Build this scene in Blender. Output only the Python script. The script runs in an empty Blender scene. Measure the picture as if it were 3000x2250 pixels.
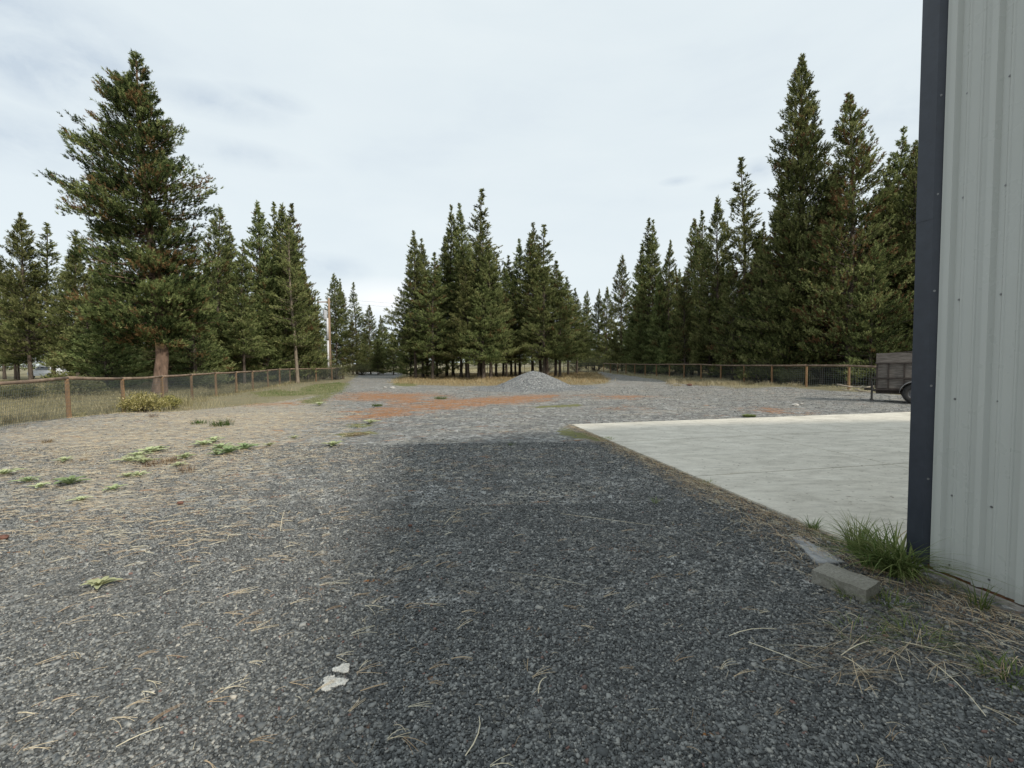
import bpy, math, random
import numpy as np
from mathutils import Matrix, Vector, noise as mnoise
R = math.radians
PI = math.pi
rng = np.random.default_rng(7)
random.seed(7)
scene = bpy.context.scene
COL = scene.collection

# ------------------------------------------------------------------ camera
CAM_H, FPX = 1.7, 1350.0
PITCH, ROLL = 2.76, -0.6
CAM_M = Matrix.Rotation(R(90 - PITCH), 4, 'X') @ Matrix.Rotation(R(ROLL), 4, 'Z')
cam_d = bpy.data.cameras.new('camera')
cam = bpy.data.objects.new('camera', cam_d); COL.objects.link(cam)
cam.matrix_world = Matrix.Translation((0, 0, CAM_H)) @ CAM_M
cam_d.sensor_width = 36.0
cam_d.lens = FPX / 3000 * 36
cam_d.clip_end = 6000
cam_d.clip_start = 0.05
scene.camera = cam
C3 = np.array(CAM_M.to_3x3())

def ray(px, py):
    d = C3 @ np.array([(px - 1500) / FPX, -(py - 1125) / FPX, -1.0])
    return d
def G(px, py, z=0.0):
    """point of the level z seen at photo pixel (3000 wide)"""
    d = ray(px, py); t = (z - CAM_H) / d[2]
    return np.array([d[0] * t, d[1] * t])
S = 3000 / 2212.0
def V(x, y, z=0.0): return G(x * S, y * S, z)
def at_depth(px, py, D):
    d = ray(px, py); t = D / d[1]
    return d[0] * t, CAM_H + d[2] * t          # X, Z at distance D

# ------------------------------------------------------------------ object helpers
def tag(o, label=None, cat=None, group=None, kind=None):
    if label: o['label'] = label
    if cat: o['category'] = cat
    if group: o['group'] = group
    if kind: o['kind'] = kind
    return o
def empty(name, loc, rz=0.0, **k):
    o = bpy.data.objects.new(name, None); COL.objects.link(o)
    o.location = loc; o.rotation_euler = (0, 0, rz); o.empty_display_size = 0.2
    return tag(o, **k)
def link(name, me, parent=None, **k):
    o = bpy.data.objects.new(name, me); COL.objects.link(o)
    if parent: o.parent = parent
    return tag(o, **k)

def np_mesh(name, verts, faces, mat, smooth=False, attrs=None):
    """faces: list of (n x k) int arrays"""
    verts = np.asarray(verts, dtype=np.float32)
    me = bpy.data.meshes.new(name)
    me.vertices.add(len(verts)); me.vertices.foreach_set('co', verts.ravel())
    fl = [np.asarray(f, dtype=np.int32) for f in faces if len(f)]
    idx = np.concatenate([f.ravel() for f in fl])
    tot = np.concatenate([np.full(len(f), f.shape[1], dtype=np.int32) for f in fl])
    st = np.concatenate([[0], np.cumsum(tot)[:-1]]).astype(np.int32)
    me.loops.add(len(idx)); me.loops.foreach_set('vertex_index', idx)
    me.polygons.add(len(tot)); me.polygons.foreach_set('loop_start', st)
    me.polygons.foreach_set('loop_total', tot)
    if smooth: me.polygons.foreach_set('use_smooth', np.ones(len(tot), dtype=bool))
    for an, av in (attrs or {}).items():
        av = np.asarray(av, dtype=np.float32)
        if av.ndim == 1:
            a = me.attributes.new(an, 'FLOAT', 'POINT'); a.data.foreach_set('value', av)
        else:
            a = me.attributes.new(an, 'FLOAT_COLOR', 'POINT'); a.data.foreach_set('color', av.ravel())
    me.update(calc_edges=True); me.validate()
    if mat: me.materials.append(mat)
    return me

class MB:
    """collects boxes, tubes and sheets for ONE mesh"""
    def __init__(s): s.v = []; s.f = []
    def add(s, vs, fs):
        n = len(s.v); s.v += [tuple(v) for v in vs]; s.f += [tuple(i + n for i in f) for f in fs]
        return s
    def box(s, c, d, rz=0.0, M=None, bev=0.0):
        hx, hy, hz = d[0] / 2, d[1] / 2, d[2] / 2
        vs = [Vector((x, y, z)) for x in (-hx, hx) for y in (-hy, hy) for z in (-hz, hz)]
        m = Matrix.Translation(c) @ Matrix.Rotation(rz, 4, 'Z')
        if M is not None: m = Matrix.Translation(c) @ M
        return s.add([m @ v for v in vs], [(0, 1, 3, 2), (4, 6, 7, 5), (0, 4, 5, 1), (2, 3, 7, 6), (0, 2, 6, 4), (1, 5, 7, 3)])
    def tube(s, pts, rad, n=8, caps=True):
        pts = [Vector(p) for p in pts]
        if not hasattr(rad, '__len__'): rad = [rad] * len(pts)
        rings = []
        for i, p in enumerate(pts):
            a = pts[max(i - 1, 0)]; b = pts[min(i + 1, len(pts) - 1)]
            t = (b - a).normalized()
            u = t.cross(Vector((0, 0, 1)) if abs(t.z) < 0.9 else Vector((1, 0, 0))).normalized(); w = t.cross(u)
            rings.append([p + (u * math.cos(k * 2 * PI / n) + w * math.sin(k * 2 * PI / n)) * rad[i] for k in range(n)])
        vs = [v for r in rings for v in r]; fs = []
        for i in range(len(rings) - 1):
            for k in range(n):
                a = i * n + k; b = i * n + (k + 1) % n
                fs.append((a, b, b + n, a + n))
        if caps:
            fs.append(tuple(range(n))[::-1]); m = (len(rings) - 1) * n; fs.append(tuple(range(m, m + n)))
        return s.add(vs, fs)
    def build(s, name, mat, parent=None, smooth=False, bevel=0.0, **k):
        me = bpy.data.meshes.new(name); me.from_pydata(s.v, [], s.f); me.update()
        import bmesh
        bm = bmesh.new(); bm.from_mesh(me); bmesh.ops.recalc_face_normals(bm, faces=bm.faces)
        if bevel > 0:
            bmesh.ops.bevel(bm, geom=[e for e in bm.edges], offset=bevel, segments=2, affect='EDGES', clamp_overlap=True)
        bm.to_mesh(me); bm.free()
        me.materials.append(mat)
        if smooth:
            for p in me.polygons: p.use_smooth = True
        return link(name, me, parent, **k)

# ------------------------------------------------------------------ node helpers
def new_mat(name):
    m = bpy.data.materials.new(name); m.use_nodes = True
    nt = m.node_tree; nt.nodes.clear()
    return m, nt
class NT:
    def __init__(s, nt): s.t = nt; s.out = None
    def n(s, typ, **kw):
        nd = s.t.nodes.new(typ)
        for k, v in kw.items():
            if k.startswith('_'): setattr(nd, k[1:], v)
            else:
                key = k.replace('__', ' ')
                nd.inputs[key if key in nd.inputs else int(key[1:])].default_value = v
        return nd
    def l(s, a, b): s.t.links.new(a, b)
    def pos(s, scale=(1, 1, 1)):
        g = s.n('ShaderNodeNewGeometry')
        m = s.n('ShaderNodeMapping'); m.inputs['Scale'].default_value = scale
        s.l(g.outputs['Position'], m.inputs['Vector']); return m.outputs[0]
    def obj(s, scale=(1, 1, 1)):
        g = s.n('ShaderNodeTexCoord')
        m = s.n('ShaderNodeMapping'); m.inputs['Scale'].default_value = scale
        s.l(g.outputs['Object'], m.inputs['Vector']); return m.outputs[0]
    def noise(s, vec, scale, detail=4, rough=0.55, dist=0.0):
        n = s.n('ShaderNodeTexNoise'); n.inputs['Scale'].default_value = scale
        n.inputs['Detail'].default_value = detail; n.inputs['Roughness'].default_value = rough
        n.inputs['Distortion'].default_value = dist
        s.l(vec, n.inputs['Vector']); return n.outputs['Fac']
    def ramp(s, fac, stops, interp='LINEAR'):
        r = s.n('ShaderNodeValToRGB'); cr = r.color_ramp; cr.interpolation = interp
        while len(cr.elements) < len(stops): cr.elements.new(0.5)
        for e, (p, c) in zip(cr.elements, stops):
            e.position = p
            e.color = (c, c, c, 1) if not hasattr(c, '__len__') else (*c, 1)
        s.l(fac, r.inputs[0]); return r.outputs[0]
    def math(s, op, a, b=None, c=None, clamp=False):
        m = s.n('ShaderNodeMath'); m.operation = op; m.use_clamp = clamp
        for i, x in enumerate((a, b, c)):
            if x is None: continue
            if isinstance(x, (int, float)): m.inputs[i].default_value = x
            else: s.l(x, m.inputs[i])
        return m.outputs[0]
    def mix(s, fac, a, b, mode='MIX'):
        m = s.n('ShaderNodeMix'); m.data_type = 'RGBA'; m.blend_type = mode
        if isinstance(fac, (int, float)): m.inputs['Factor'].default_value = fac
        else: s.l(fac, m.inputs['Factor'])
        for k, x in ((6, a), (7, b)):
            if hasattr(x, '__len__'): m.inputs[k].default_value = (*x, 1)
            else: s.l(x, m.inputs[k])
        return m.outputs[2]
    def attr(s, name):
        a = s.n('ShaderNodeAttribute'); a.attribute_name = name; return a
    def bump(s, h, strength=0.5, dist=0.01, prev=None):
        b = s.n('ShaderNodeBump'); b.inputs['Strength'].default_value = strength
        b.inputs['Distance'].default_value = dist
        s.l(h, b.inputs['Height'])
        if prev is not None: s.l(prev, b.inputs['Normal'])
        return b.outputs[0]
    def principled(s, color, rough=0.9, normal=None, metal=0.0, spec=0.3):
        p = s.n('ShaderNodeBsdfPrincipled')
        if hasattr(color, '__len__'): p.inputs['Base Color'].default_value = (*color, 1)
        else: s.l(color, p.inputs['Base Color'])
        if isinstance(rough, (int, float)): p.inputs['Roughness'].default_value = rough
        else: s.l(rough, p.inputs['Roughness'])
        p.inputs['Metallic'].default_value = metal
        p.inputs['Specular IOR Level'].default_value = spec
        if normal is not None: s.l(normal, p.inputs['Normal'])
        o = s.n('ShaderNodeOutputMaterial'); s.l(p.outputs[0], o.inputs[0]); return p

def mottled(name, c1, c2, scale=8.0, rough=0.85, bump=0.3, bdist=0.005, stretch=(1, 1, 1), metal=0.0, spec=0.3, c3=None, detail=6):
    m, nt = new_mat(name); N = NT(nt); v = N.obj(stretch)
    f = N.noise(v, scale, detail, 0.6)
    stops = [(0.3, c1), (0.7, c2)] if c3 is None else [(0.25, c1), (0.55, c2), (0.72, c3)]
    col = N.ramp(f, stops)
    f2 = N.noise(v, scale * 5, 4, 0.6)
    col = N.mix(0.35, col, N.ramp(f2, [(0.3, 0.35), (0.7, 1.0)]), 'MULTIPLY')
    nb = N.bump(f2, bump, bdist)
    N.principled(col, rough, nb, metal, spec); return m
def leafy(name, stops, transl=0.25, rnd=0.25, attr='tint', browns=None, spec=0.0):
    """foliage: colour from a per-leaf attribute, a little different for each plant"""
    m, nt = new_mat(name); N = NT(nt)
    a = N.attr(attr).outputs['Fac']
    col = N.ramp(a, stops)
    oi = N.n('ShaderNodeObjectInfo')
    k = N.math('MULTIPLY_ADD', oi.outputs['Random'], rnd * 2, 1 - rnd)
    hsv = N.n('ShaderNodeHueSaturation'); N.l(col, hsv.inputs['Color']); N.l(k, hsv.inputs['Value'])
    h = N.math('MULTIPLY_ADD', oi.outputs['Random'], 0.03, 0.485); N.l(h, hsv.inputs['Hue'])
    d = N.n('ShaderNodeBsdfDiffuse'); t = N.n('ShaderNodeBsdfTranslucent')
    N.l(hsv.outputs[0], d.inputs[0]); N.l(hsv.outputs[0], t.inputs[0])
    mx = N.n('ShaderNodeMixShader'); mx.inputs[0].default_value = transl
    N.l(d.outputs[0], mx.inputs[1]); N.l(t.outputs[0], mx.inputs[2])
    o = N.n('ShaderNodeOutputMaterial'); N.l(mx.outputs[0], o.inputs[0]); return m

# ------------------------------------------------------------------ polygons on the ground
def P(*pts): return np.array([V(x, y) for x, y in pts])
def sdist(pts, poly):
    """signed distance, positive inside"""
    x, y = pts[:, 0], pts[:, 1]
    best = np.full(len(pts), 1e18); inside = np.zeros(len(pts), bool)
    n = len(poly)
    for i in range(n):
        a = poly[i]; b = poly[(i + 1) % n]
        e = b - a; L = e @ e + 1e-12
        t = np.clip(((x - a[0]) * e[0] + (y - a[1]) * e[1]) / L, 0, 1)
        dx = x - a[0] - t * e[0]; dy = y - a[1] - t * e[1]
        best = np.minimum(best, dx * dx + dy * dy)
        c = (a[1] > y) != (b[1] > y)
        with np.errstate(divide='ignore', invalid='ignore'):
            xi = (b[0] - a[0]) * (y - a[1]) / (b[1] - a[1]) + a[0]
        inside ^= c & (x < xi)
    d = np.sqrt(best); return np.where(inside, d, -d)
def soft(pts, poly, w):
    ww = w * (0.35 + 0.05 * np.maximum(pts[:, 1], 1))
    return np.clip(0.5 + sdist(pts, poly) / ww, 0, 1)

YARD = np.vstack([np.array([[-40, -20.0]]), [[-16.0, 6.0]],
    P((0, 927), (60, 921), (130, 910), (215, 900), (300, 893), (400, 886), (480, 878), (600, 868), (690, 856),
      (728, 842), (745, 828), (768, 816), (775, 809), (770, 805)), [[-40.0, 62.0]], [[-40.0, 66.0]], P((840, 802.0), (868, 804), (872, 808), (850, 818), (846, 826),
      (900, 832), (1060, 835), (1200, 834), (1310, 829), (1316, 822), (1300, 813), (1285, 806), (1300, 804), (1330, 808),
      (1400, 817), (1480, 829), (1560, 836), (1620, 839), (1700, 838), (1800, 845), (1880, 848)), [[18.5, 20.0], [24, 10], [40, -20]]])
ISLAND = P((846, 828), (870, 818), (900, 810), (1060, 803), (1200, 803), (1290, 806), (1306, 815), (1314, 823), (1300, 829), (1200, 834), (1000, 835), (900, 832))
MOSS = [P((732, 858), (752, 849), (800, 846), (870, 849), (930, 848), (962, 854), (930, 862), (1010, 861), (1100, 854), (1200, 852), (1272, 852),
          (1210, 859), (1170, 866), (1140, 871), (1080, 873), (1010, 880), (940, 889), (880, 897), (820, 905), (735, 906), (745, 900), (800, 892), (770, 886), (850, 880), (880, 873), (820, 868), (735, 867)),
        P((1268, 857), (1330, 854.5), (1370, 855), (1415, 858), (1370, 861.5), (1300, 860)),
        P((1620, 884), (1660, 884), (1712, 889), (1700, 894), (1640, 892)),
        P((1345, 880), (1372, 880), (1372, 883), (1345, 883)),
        P((560, 872), (640, 868), (700, 866), (640, 874), (570, 876))]
OLIVE = [P((712, 934), (800, 929), (812, 936), (740, 944)), P((1150, 878), (1250, 872), (1260, 876), (1160, 882)), P((750, 915), (800, 913), (800, 918), (750, 920))]
GREEN = [P((655, 836), (700, 828), (755, 826), (745, 840), (720, 855), (695, 870), (655, 872), (650, 866), (690, 855), (640, 850)),
         P((540, 848), (600, 842), (650, 846), (700, 850), (640, 858), (560, 857)), P((846, 830), (860, 826), (905, 828), (900, 834), (860, 834)),
         P((1215, 925), (1250, 935), (1330, 955), (1290, 955), (1230, 945), (1205, 935))]
STRAW = P((-100, 950), (0, 932), (200, 908), (350, 893), (430, 876), (540, 856), (640, 846), (720, 862), (760, 885), (700, 925), (650, 975), (590, 1010),
          (480, 1050), (400, 1110), (270, 1190), (120, 1290), (0, 1340), (-200, 1500))
STRAW2 = P((240, 900), (400, 880), (540, 860), (660, 868), (720, 884), (640, 905), (500, 930), (330, 925))
SLAB_C = G(1675, 1243, 0.05)
sd_ = G(2351, 1528, 0.05) - SLAB_C; sd_ /= np.linalg.norm(sd_)            # towards the building
sr_ = np.array([-sd_[1], sd_[0]])                                          # to the right
if sr_[0] < 0: sr_ = -sr_
SLAB = np.array([SLAB_C, SLAB_C + sd_ * 9.3, SLAB_C + sd_ * 9.3 + sr_ * 14, SLAB_C + sr_ * 14])
EDGE = np.array([SLAB_C - sr_ * 0.1 , SLAB_C + sr_ * 0.0 - sd_*0.1, SLAB_C + sd_ * 12, SLAB_C + sd_ * 12 - sr_ * 1.5, SLAB_C + sd_ * 8 - sr_ * 0.75, SLAB_C + sd_ * 5 - sr_ * 0.45, SLAB_C - sr_ * 0.25])

_nz = [(rng.uniform(-1, 1, 2) * k, rng.uniform(0, 6.28), a) for k, a in ((0.35, .02), (0.5, .02), (0.9, .012), (1.3, .01), (2.2, .006), (3.4, .005), (5, .003), (7, .003))]
BERM = P((0, 905), (100, 912), (230, 897), (350, 893), (440, 890), (330, 915), (120, 930), (0, 935))
def gz(x, y):
    x = np.atleast_1d(np.asarray(x, float)); y = np.atleast_1d(np.asarray(y, float))
    z = np.zeros_like(x)
    for (k, ph, a) in _nz: z += a * np.sin(k[0] * x * 1.7 + k[1] * y * 1.7 + ph)
    z *= np.clip((y - 1.0) / 6, 0.25, 1)
    pts = np.stack([x, y], 1)
    z += 0.10 * np.clip(sdist(pts, BERM) / 1.0 + 0.4, 0, 1) ** 1
    # heap of spare gravel is its own thing; a low rise by the far left fence
    c = V(585, 823); z += 0.22 * np.exp(-(((x - c[0]) / 3.0) ** 2 + ((y - c[1]) / 2.0) ** 2))
    c = V(680, 812); z += 0.28 * np.exp(-(((x - c[0]) / 3.0) ** 2 + ((y - c[1]) / 2.5) ** 2))
    # flat under the slab and the building
    d = -sdist(pts, SLAB); s = np.where(d < 0, 1.0, np.exp(-(d / 0.35) ** 2)); z = z * (1 - s) + 0.028 * s
    return z
def g1(x, y): return float(gz(x, y)[0])

# ------------------------------------------------------------------ world and light
SUN_AZ = math.atan2(5.9, -6.2); SUN_EL = R(35)
w = bpy.data.worlds.new('World'); scene.world = w; w.use_nodes = True
nt = w.node_tree; nt.nodes.clear(); N = NT(nt)
tc = N.n('ShaderNodeTexCoord')
sky = N.n('ShaderNodeTexSky'); sky.sky_type = 'NISHITA'; sky.sun_disc = False
sky.sun_elevation = SUN_EL; sky.sun_rotation = SUN_AZ
bg1 = N.n('ShaderNodeBackground'); bg1.inputs[1].default_value = 0.10; N.l(sky.outputs[0], bg1.inputs[0])
mp = N.n('ShaderNodeMapping'); mp.inputs['Scale'].default_value = (1.0, 1.0, 3.2); N.l(tc.outputs['Generated'], mp.inputs[0])
c1 = N.noise(mp.outputs[0], 1.6, 7, 0.5, 0.6)
c2 = N.noise(mp.outputs[0], 5.0, 5, 0.55, 0.5)
cc = N.math('ADD', N.math('MULTIPLY', c1, 0.75), N.math('MULTIPLY', c2, 0.25))
veil = N.ramp(cc, [(0.30, (0.63, 0.70, 0.755)), (0.46, (0.685, 0.755, 0.79)), (0.64, (0.72, 0.785, 0.81)), (0.80, (0.75, 0.80, 0.815))])
# a few grey-blue scud clouds under the veil
def blob(px, py, ax, az, amount, acc):
    d = Vector(ray(px, py)).normalized()
    s = N.n('ShaderNodeVectorMath'); s.operation = 'SUBTRACT'; N.l(tc.outputs['Generated'], s.inputs[0]); s.inputs[1].default_value = d
    m = N.n('ShaderNodeVectorMath'); m.operation = 'MULTIPLY'; N.l(s.outputs[0], m.inputs[0]); m.inputs[1].default_value = (1 / ax, 1 / ax, 1 / az)
    ln = N.n('ShaderNodeVectorMath'); ln.operation = 'LENGTH'; N.l(m.outputs[0], ln.inputs[0])
    f = N.math('MULTIPLY', N.math('SUBTRACT', 1.0, ln.outputs['Value'], clamp=True), amount)
    return f if acc is None else N.math('MAXIMUM', acc, f)
acc = None
for b in ((140, 205, .13, .055, 1.0), (260, 175, .08, .04, .8), (30, 400, .16, .05, .55), (620, 300, .13, .028, .6), (780, 290, .08, .02, .55), (700, 450, .14, .025, .4), (60, 30, .2, .05, .6),
          (960, 790, .10, .035, .5), (2220, 500, .045, .025, .6), (1990, 530, .04, .01, .5), (2120, 540, .04, .012, .5), (2850, 250, .2, .08, .5)):
    acc = blob(*b, acc)
mp2 = N.n('ShaderNodeMapping'); mp2.inputs['Scale'].default_value = (1, 1, 1.7); N.l(tc.outputs['Generated'], mp2.inputs[0])
wisp = N.ramp(N.noise(mp2.outputs[0], 9.0, 7, 0.6, 0.2), [(0.36, 0.0), (0.62, 1.0)])
acc = N.math('MULTIPLY', N.math('MULTIPLY', acc, 1.7), N.math('MULTIPLY_ADD', wisp, 0.8, 0.25), clamp=True)
veil = N.mix(N.math('MULTIPLY', acc, 0.75), veil, (0.47, 0.55, 0.64))
bright = blob(1130, 880, .14, .05, 1.0, None)
veil = N.mix(N.math('MULTIPLY', bright, 0.9, clamp=True), veil, (0.95, 0.95, 0.95))
bg2 = N.n('ShaderNodeBackground'); N.l(veil, bg2.inputs[0]); bg2.inputs[1].default_value = 1.0
mx = N.n('ShaderNodeMixShader'); mx.inputs[0].default_value = 0.93
N.l(bg1.outputs[0], mx.inputs[1]); N.l(bg2.outputs[0], mx.inputs[2])
wo = N.n('ShaderNodeOutputWorld'); N.l(mx.outputs[0], wo.inputs[0])
sl = bpy.data.lights.new('sun', 'SUN'); sl.energy = 3.1; sl.angle = R(4.5); sl.color = (1.0, 0.93, 0.82)
so = bpy.data.objects.new('sun', sl); COL.objects.link(so)
sv = Vector((math.sin(SUN_AZ) * math.cos(SUN_EL), math.cos(SUN_AZ) * math.cos(SUN_EL), math.sin(SUN_EL)))
so.rotation_euler = sv.to_track_quat('Z', 'Y').to_euler(); so.location = sv * 50
vs = scene.view_settings; vs.view_transform = 'Standard'; vs.look = 'None'; vs.exposure = 0.24; vs.gamma = 1
scene.cycles.max_bounces = 5; scene.cycles.diffuse_bounces = 3; scene.cycles.transparent_max_bounces = 4

# ------------------------------------------------------------------ ground
m, nt = new_mat('ground'); N = NT(nt)
v = N.pos()
A1 = N.attr('zone'); A2 = N.attr('zone_b')
s1 = N.n('ShaderNodeSeparateColor'); N.l(A1.outputs['Color'], s1.inputs[0])
s2 = N.n('ShaderNodeSeparateColor'); N.l(A2.outputs['Color'], s2.inputs[0])
straw_m, moss_m, green_m = s1.outputs
off_m, amber_m, edge_m = s2.outputs
vor = N.n('ShaderNodeTexVoronoi'); vor.inputs['Scale'].default_value = 62; N.l(v, vor.inputs['Vector'])
sc_ = N.n('ShaderNodeSeparateColor'); N.l(vor.outputs['Color'], sc_.inputs[0])
chip = N.ramp(sc_.outputs[0], [(0.0, (0.06, 0.065, 0.068)), (0.45, (0.14, 0.148, 0.152)), (0.75, (0.24, 0.245, 0.24)), (0.93, (0.38, 0.37, 0.34)), (1.0, (0.52, 0.48, 0.41))])
big = N.noise(v, 0.35, 6, 0.6); mid = N.noise(v, 2.2, 6, 0.65); fine = N.noise(v, 14, 5, 0.7); vfine = N.noise(v, 90, 3, 0.7)
def vcell(sc, seed):
    q = N.n('ShaderNodeTexVoronoi'); q.inputs['Scale'].default_value = sc; N.l(v, q.inputs['Vector'])
    z = N.n('ShaderNodeSeparateColor'); N.l(q.outputs['Color'], z.inputs[0]); return z.outputs[seed]
gravel = N.mix(N.ramp(mid, [(0.35, 0.0), (0.7, 0.5)]), chip, (0.235, 0.235, 0.225))
gravel = N.mix(N.ramp(big, [(0.3, 0.0), (0.62, 0.45)]), gravel, (0.27, 0.27, 0.255))
gravel = N.mix(0.9, gravel, N.ramp(vcell(11, 1), [(0.0, 0.55), (0.6, 0.95), (1.0, 1.6)]), 'MULTIPLY')
gravel = N.mix(0.8, gravel, N.ramp(vcell(4.5, 2), [(0.0, 0.72), (0.6, 1.0), (1.0, 1.35)]), 'MULTIPLY')
gravel = N.mix(0.8, gravel, N.ramp(fine, [(0.28, 0.5), (0.72, 1.5)]), 'MULTIPLY')
gravel = N.mix(0.5, gravel, N.ramp(vfine, [(0.3, 0.5), (0.7, 1.4)]), 'MULTIPLY')
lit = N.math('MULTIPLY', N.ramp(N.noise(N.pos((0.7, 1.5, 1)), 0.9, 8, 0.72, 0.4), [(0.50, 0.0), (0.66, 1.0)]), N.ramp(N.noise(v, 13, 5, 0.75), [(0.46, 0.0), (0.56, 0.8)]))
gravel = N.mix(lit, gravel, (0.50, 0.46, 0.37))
def msk(src, nz, amp, lo=0.4, hi=0.6):
    return N.ramp(N.math('ADD', src, N.math('MULTIPLY', N.math('SUBTRACT', nz, 0.5), amp)), [(lo, 0.0), (hi, 1.0)])
n3 = N.noise(v, 1.1, 7, 0.7, 0.4); n4 = N.noise(v, 5.0, 6, 0.7)
vst = N.pos((0.5, 2.4, 1.0)); nst = N.noise(vst, 4.0, 7, 0.75, 0.5)
tan = N.mix(N.noise(v, 9, 5, 0.7), (0.24, 0.20, 0.145), (0.64, 0.56, 0.43))
straw_f = N.math('MULTIPLY', msk(straw_m, nst, 2.2, 0.42, 0.66), N.ramp(N.noise(N.pos((.5, 1, 1)), 22, 6, 0.8), [(0.44, 0.0), (0.58, 0.9)]))
gravel = N.mix(N.math('MULTIPLY', straw_m, N.ramp(N.noise(N.pos((.6, 1.4, 1)), 2.2, 9, .8, .5), [(.38, .0), (.60, 1.0)])), gravel, N.mix(N.noise(v, 30, 4, .8), (0.20, 0.185, 0.155), (0.50, 0.46, 0.38)))
c = N.mix(straw_f, gravel, tan)
offcol = N.mix(N.noise(v, 0.8, 6, 0.7), (0.14, 0.125, 0.07), (0.36, 0.32, 0.21))
offcol = N.mix(N.ramp(n4, [(0.4, 0.0), (0.7, 0.5)]), offcol, (0.13, 0.13, 0.065))
c = N.mix(msk(off_m, n4, 0.5), c, offcol)
c = N.mix(msk(edge_m, n4, 0.9), c, N.mix(fine, (0.13, 0.11, 0.085), (0.30, 0.26, 0.205)))
ambcol = N.mix(n4, (0.17, 0.14, 0.08), (0.33, 0.29, 0.18))
c = N.mix(msk(amber_m, n4, 0.5), c, ambcol)
mosscol = N.mix(N.noise(v, 2.0, 6, 0.7), (0.25, 0.095, 0.028), (0.45, 0.20, 0.062))
mosscol = N.mix(N.ramp(n4, [(0.5, 0.0), (0.75, 0.45)]), mosscol, (0.26, 0.17, 0.07))
nmo = N.noise(N.pos((0.5, 1.5, 1.0)), 1.9, 9, 0.8, 0.8)
c = N.mix(N.math('MULTIPLY', msk(moss_m, nmo, 4.6, 0.38, 0.62), N.ramp(N.noise(v, 9, 6, 0.8), [(0.36, 0.15), (0.56, 1.0)])), c, mosscol)
grc = N.mix(n4, (0.085, 0.10, 0.035), (0.24, 0.23, 0.10))
c = N.mix(msk(green_m, N.noise(v, 2.6, 7, 0.75), 1.7, 0.42, 0.6), c, grc)
hv = N.math('ADD', N.math('MULTIPLY', vor.outputs['Distance'], -0.9), N.math('MULTIPLY', fine, 0.8))
nb = N.bump(hv, 0.9, 0.018)
nb = N.bump(mid, 0.6, 0.05, nb)
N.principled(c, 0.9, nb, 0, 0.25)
GROUND_MAT = m

def axis(a, mx_, n, mn=None):
    b = math.asinh(mx_ / a); u = np.linspace(-1 if mn is None else -math.asinh(-mn / a) / b, 1, n)
    return a * np.sinh(b * u)
gx = axis(4.0, 1600.0, 560); gy = axis(3.0, 1600.0, 520, mn=-1200.0) + 4.0
XX, YY = np.meshgrid(gx, gy); pts = np.stack([XX.ravel(), YY.ravel()], 1)
zz = gz(pts[:, 0], pts[:, 1])
yard = soft(pts, YARD, 0.6); isl = soft(pts, ISLAND, 0.5)
off = np.clip(1 - yard, 0, 1)
mossv = np.max([soft(pts, p, 2.0) for p in MOSS] , axis=0) * 0.82
greenv = np.max([soft(pts, p, 0.8) for p in GREEN + OLIVE], axis=0)
strawv = np.clip(0.5 + sdist(pts, STRAW) / 3.0, 0, 1) * 0.62
strawv = np.maximum(strawv, np.clip(0.5 + sdist(pts, STRAW2) / 2.5, 0, 1) * 0.85)
far_d = np.clip((pts[:, 1] - 9) / 14, 0, 1) * 0.30; strawv = np.maximum(strawv, np.where(pts[:, 1] < 60, far_d, 0))
edgev = soft(pts, EDGE, 0.5)
zone = np.stack([strawv, mossv, greenv, np.ones(len(pts))], 1)
zoneb = np.stack([off, isl, edgev, np.ones(len(pts))], 1)
ny, nx = XX.shape
i = np.arange((ny - 1) * (nx - 1)); r_, c_ = i // (nx - 1), i % (nx - 1); a = r_ * nx + c_
quads = np.stack([a, a + 1, a + nx + 1, a + nx], 1)
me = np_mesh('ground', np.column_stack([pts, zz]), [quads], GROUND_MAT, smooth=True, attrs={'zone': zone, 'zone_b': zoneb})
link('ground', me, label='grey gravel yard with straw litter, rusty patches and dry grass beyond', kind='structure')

# ------------------------------------------------------------------ scatter helpers
def scatter_view(n, dmin, dmax, margin=1.12, power=1.0, xlim=None):
    """random ground points in the wedge in front of the camera"""
    u = rng.random(n)
    d = (dmin ** (1 + power) + u * (dmax ** (1 + power) - dmin ** (1 + power))) ** (1 / (1 + power))
    x = (rng.random(n) * 2 - 1) * d * 1500 / FPX * margin
    return np.stack([x, d], 1)
def blades(base, ht, wd, lean, tint, bend=0.6, az=None):
    """grass blades: 5 vertices, 3 triangles each"""
    n = len(base)
    az = rng.random(n) * 2 * PI if az is None else az
    dh = np.stack([np.cos(az), np.sin(az), np.zeros(n)], 1)
    faz = rng.random(n) * PI
    side = np.stack([np.cos(faz), np.sin(faz), np.zeros(n)], 1) * (wd / 2)[:, None]
    up = np.array([0, 0, 1.0])
    m_ = base + dh * (lean * ht * 0.35)[:, None] + up * (ht * 0.55)[:, None]
    t_ = base + dh * (lean * ht * (0.7 + bend))[:, None] + up * (ht * (1 - 0.35 * lean))[:, None]
    vs = np.stack([base - side, base + side, m_ - side * 0.8, m_ + side * 0.8, t_], 1).reshape(-1, 3)
    o = np.arange(n)[:, None] * 5
    f = np.concatenate([o + [0, 1, 3], o + [0, 3, 2], o + [2, 3, 4]])
    return vs, f, np.repeat(tint, 5)
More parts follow.
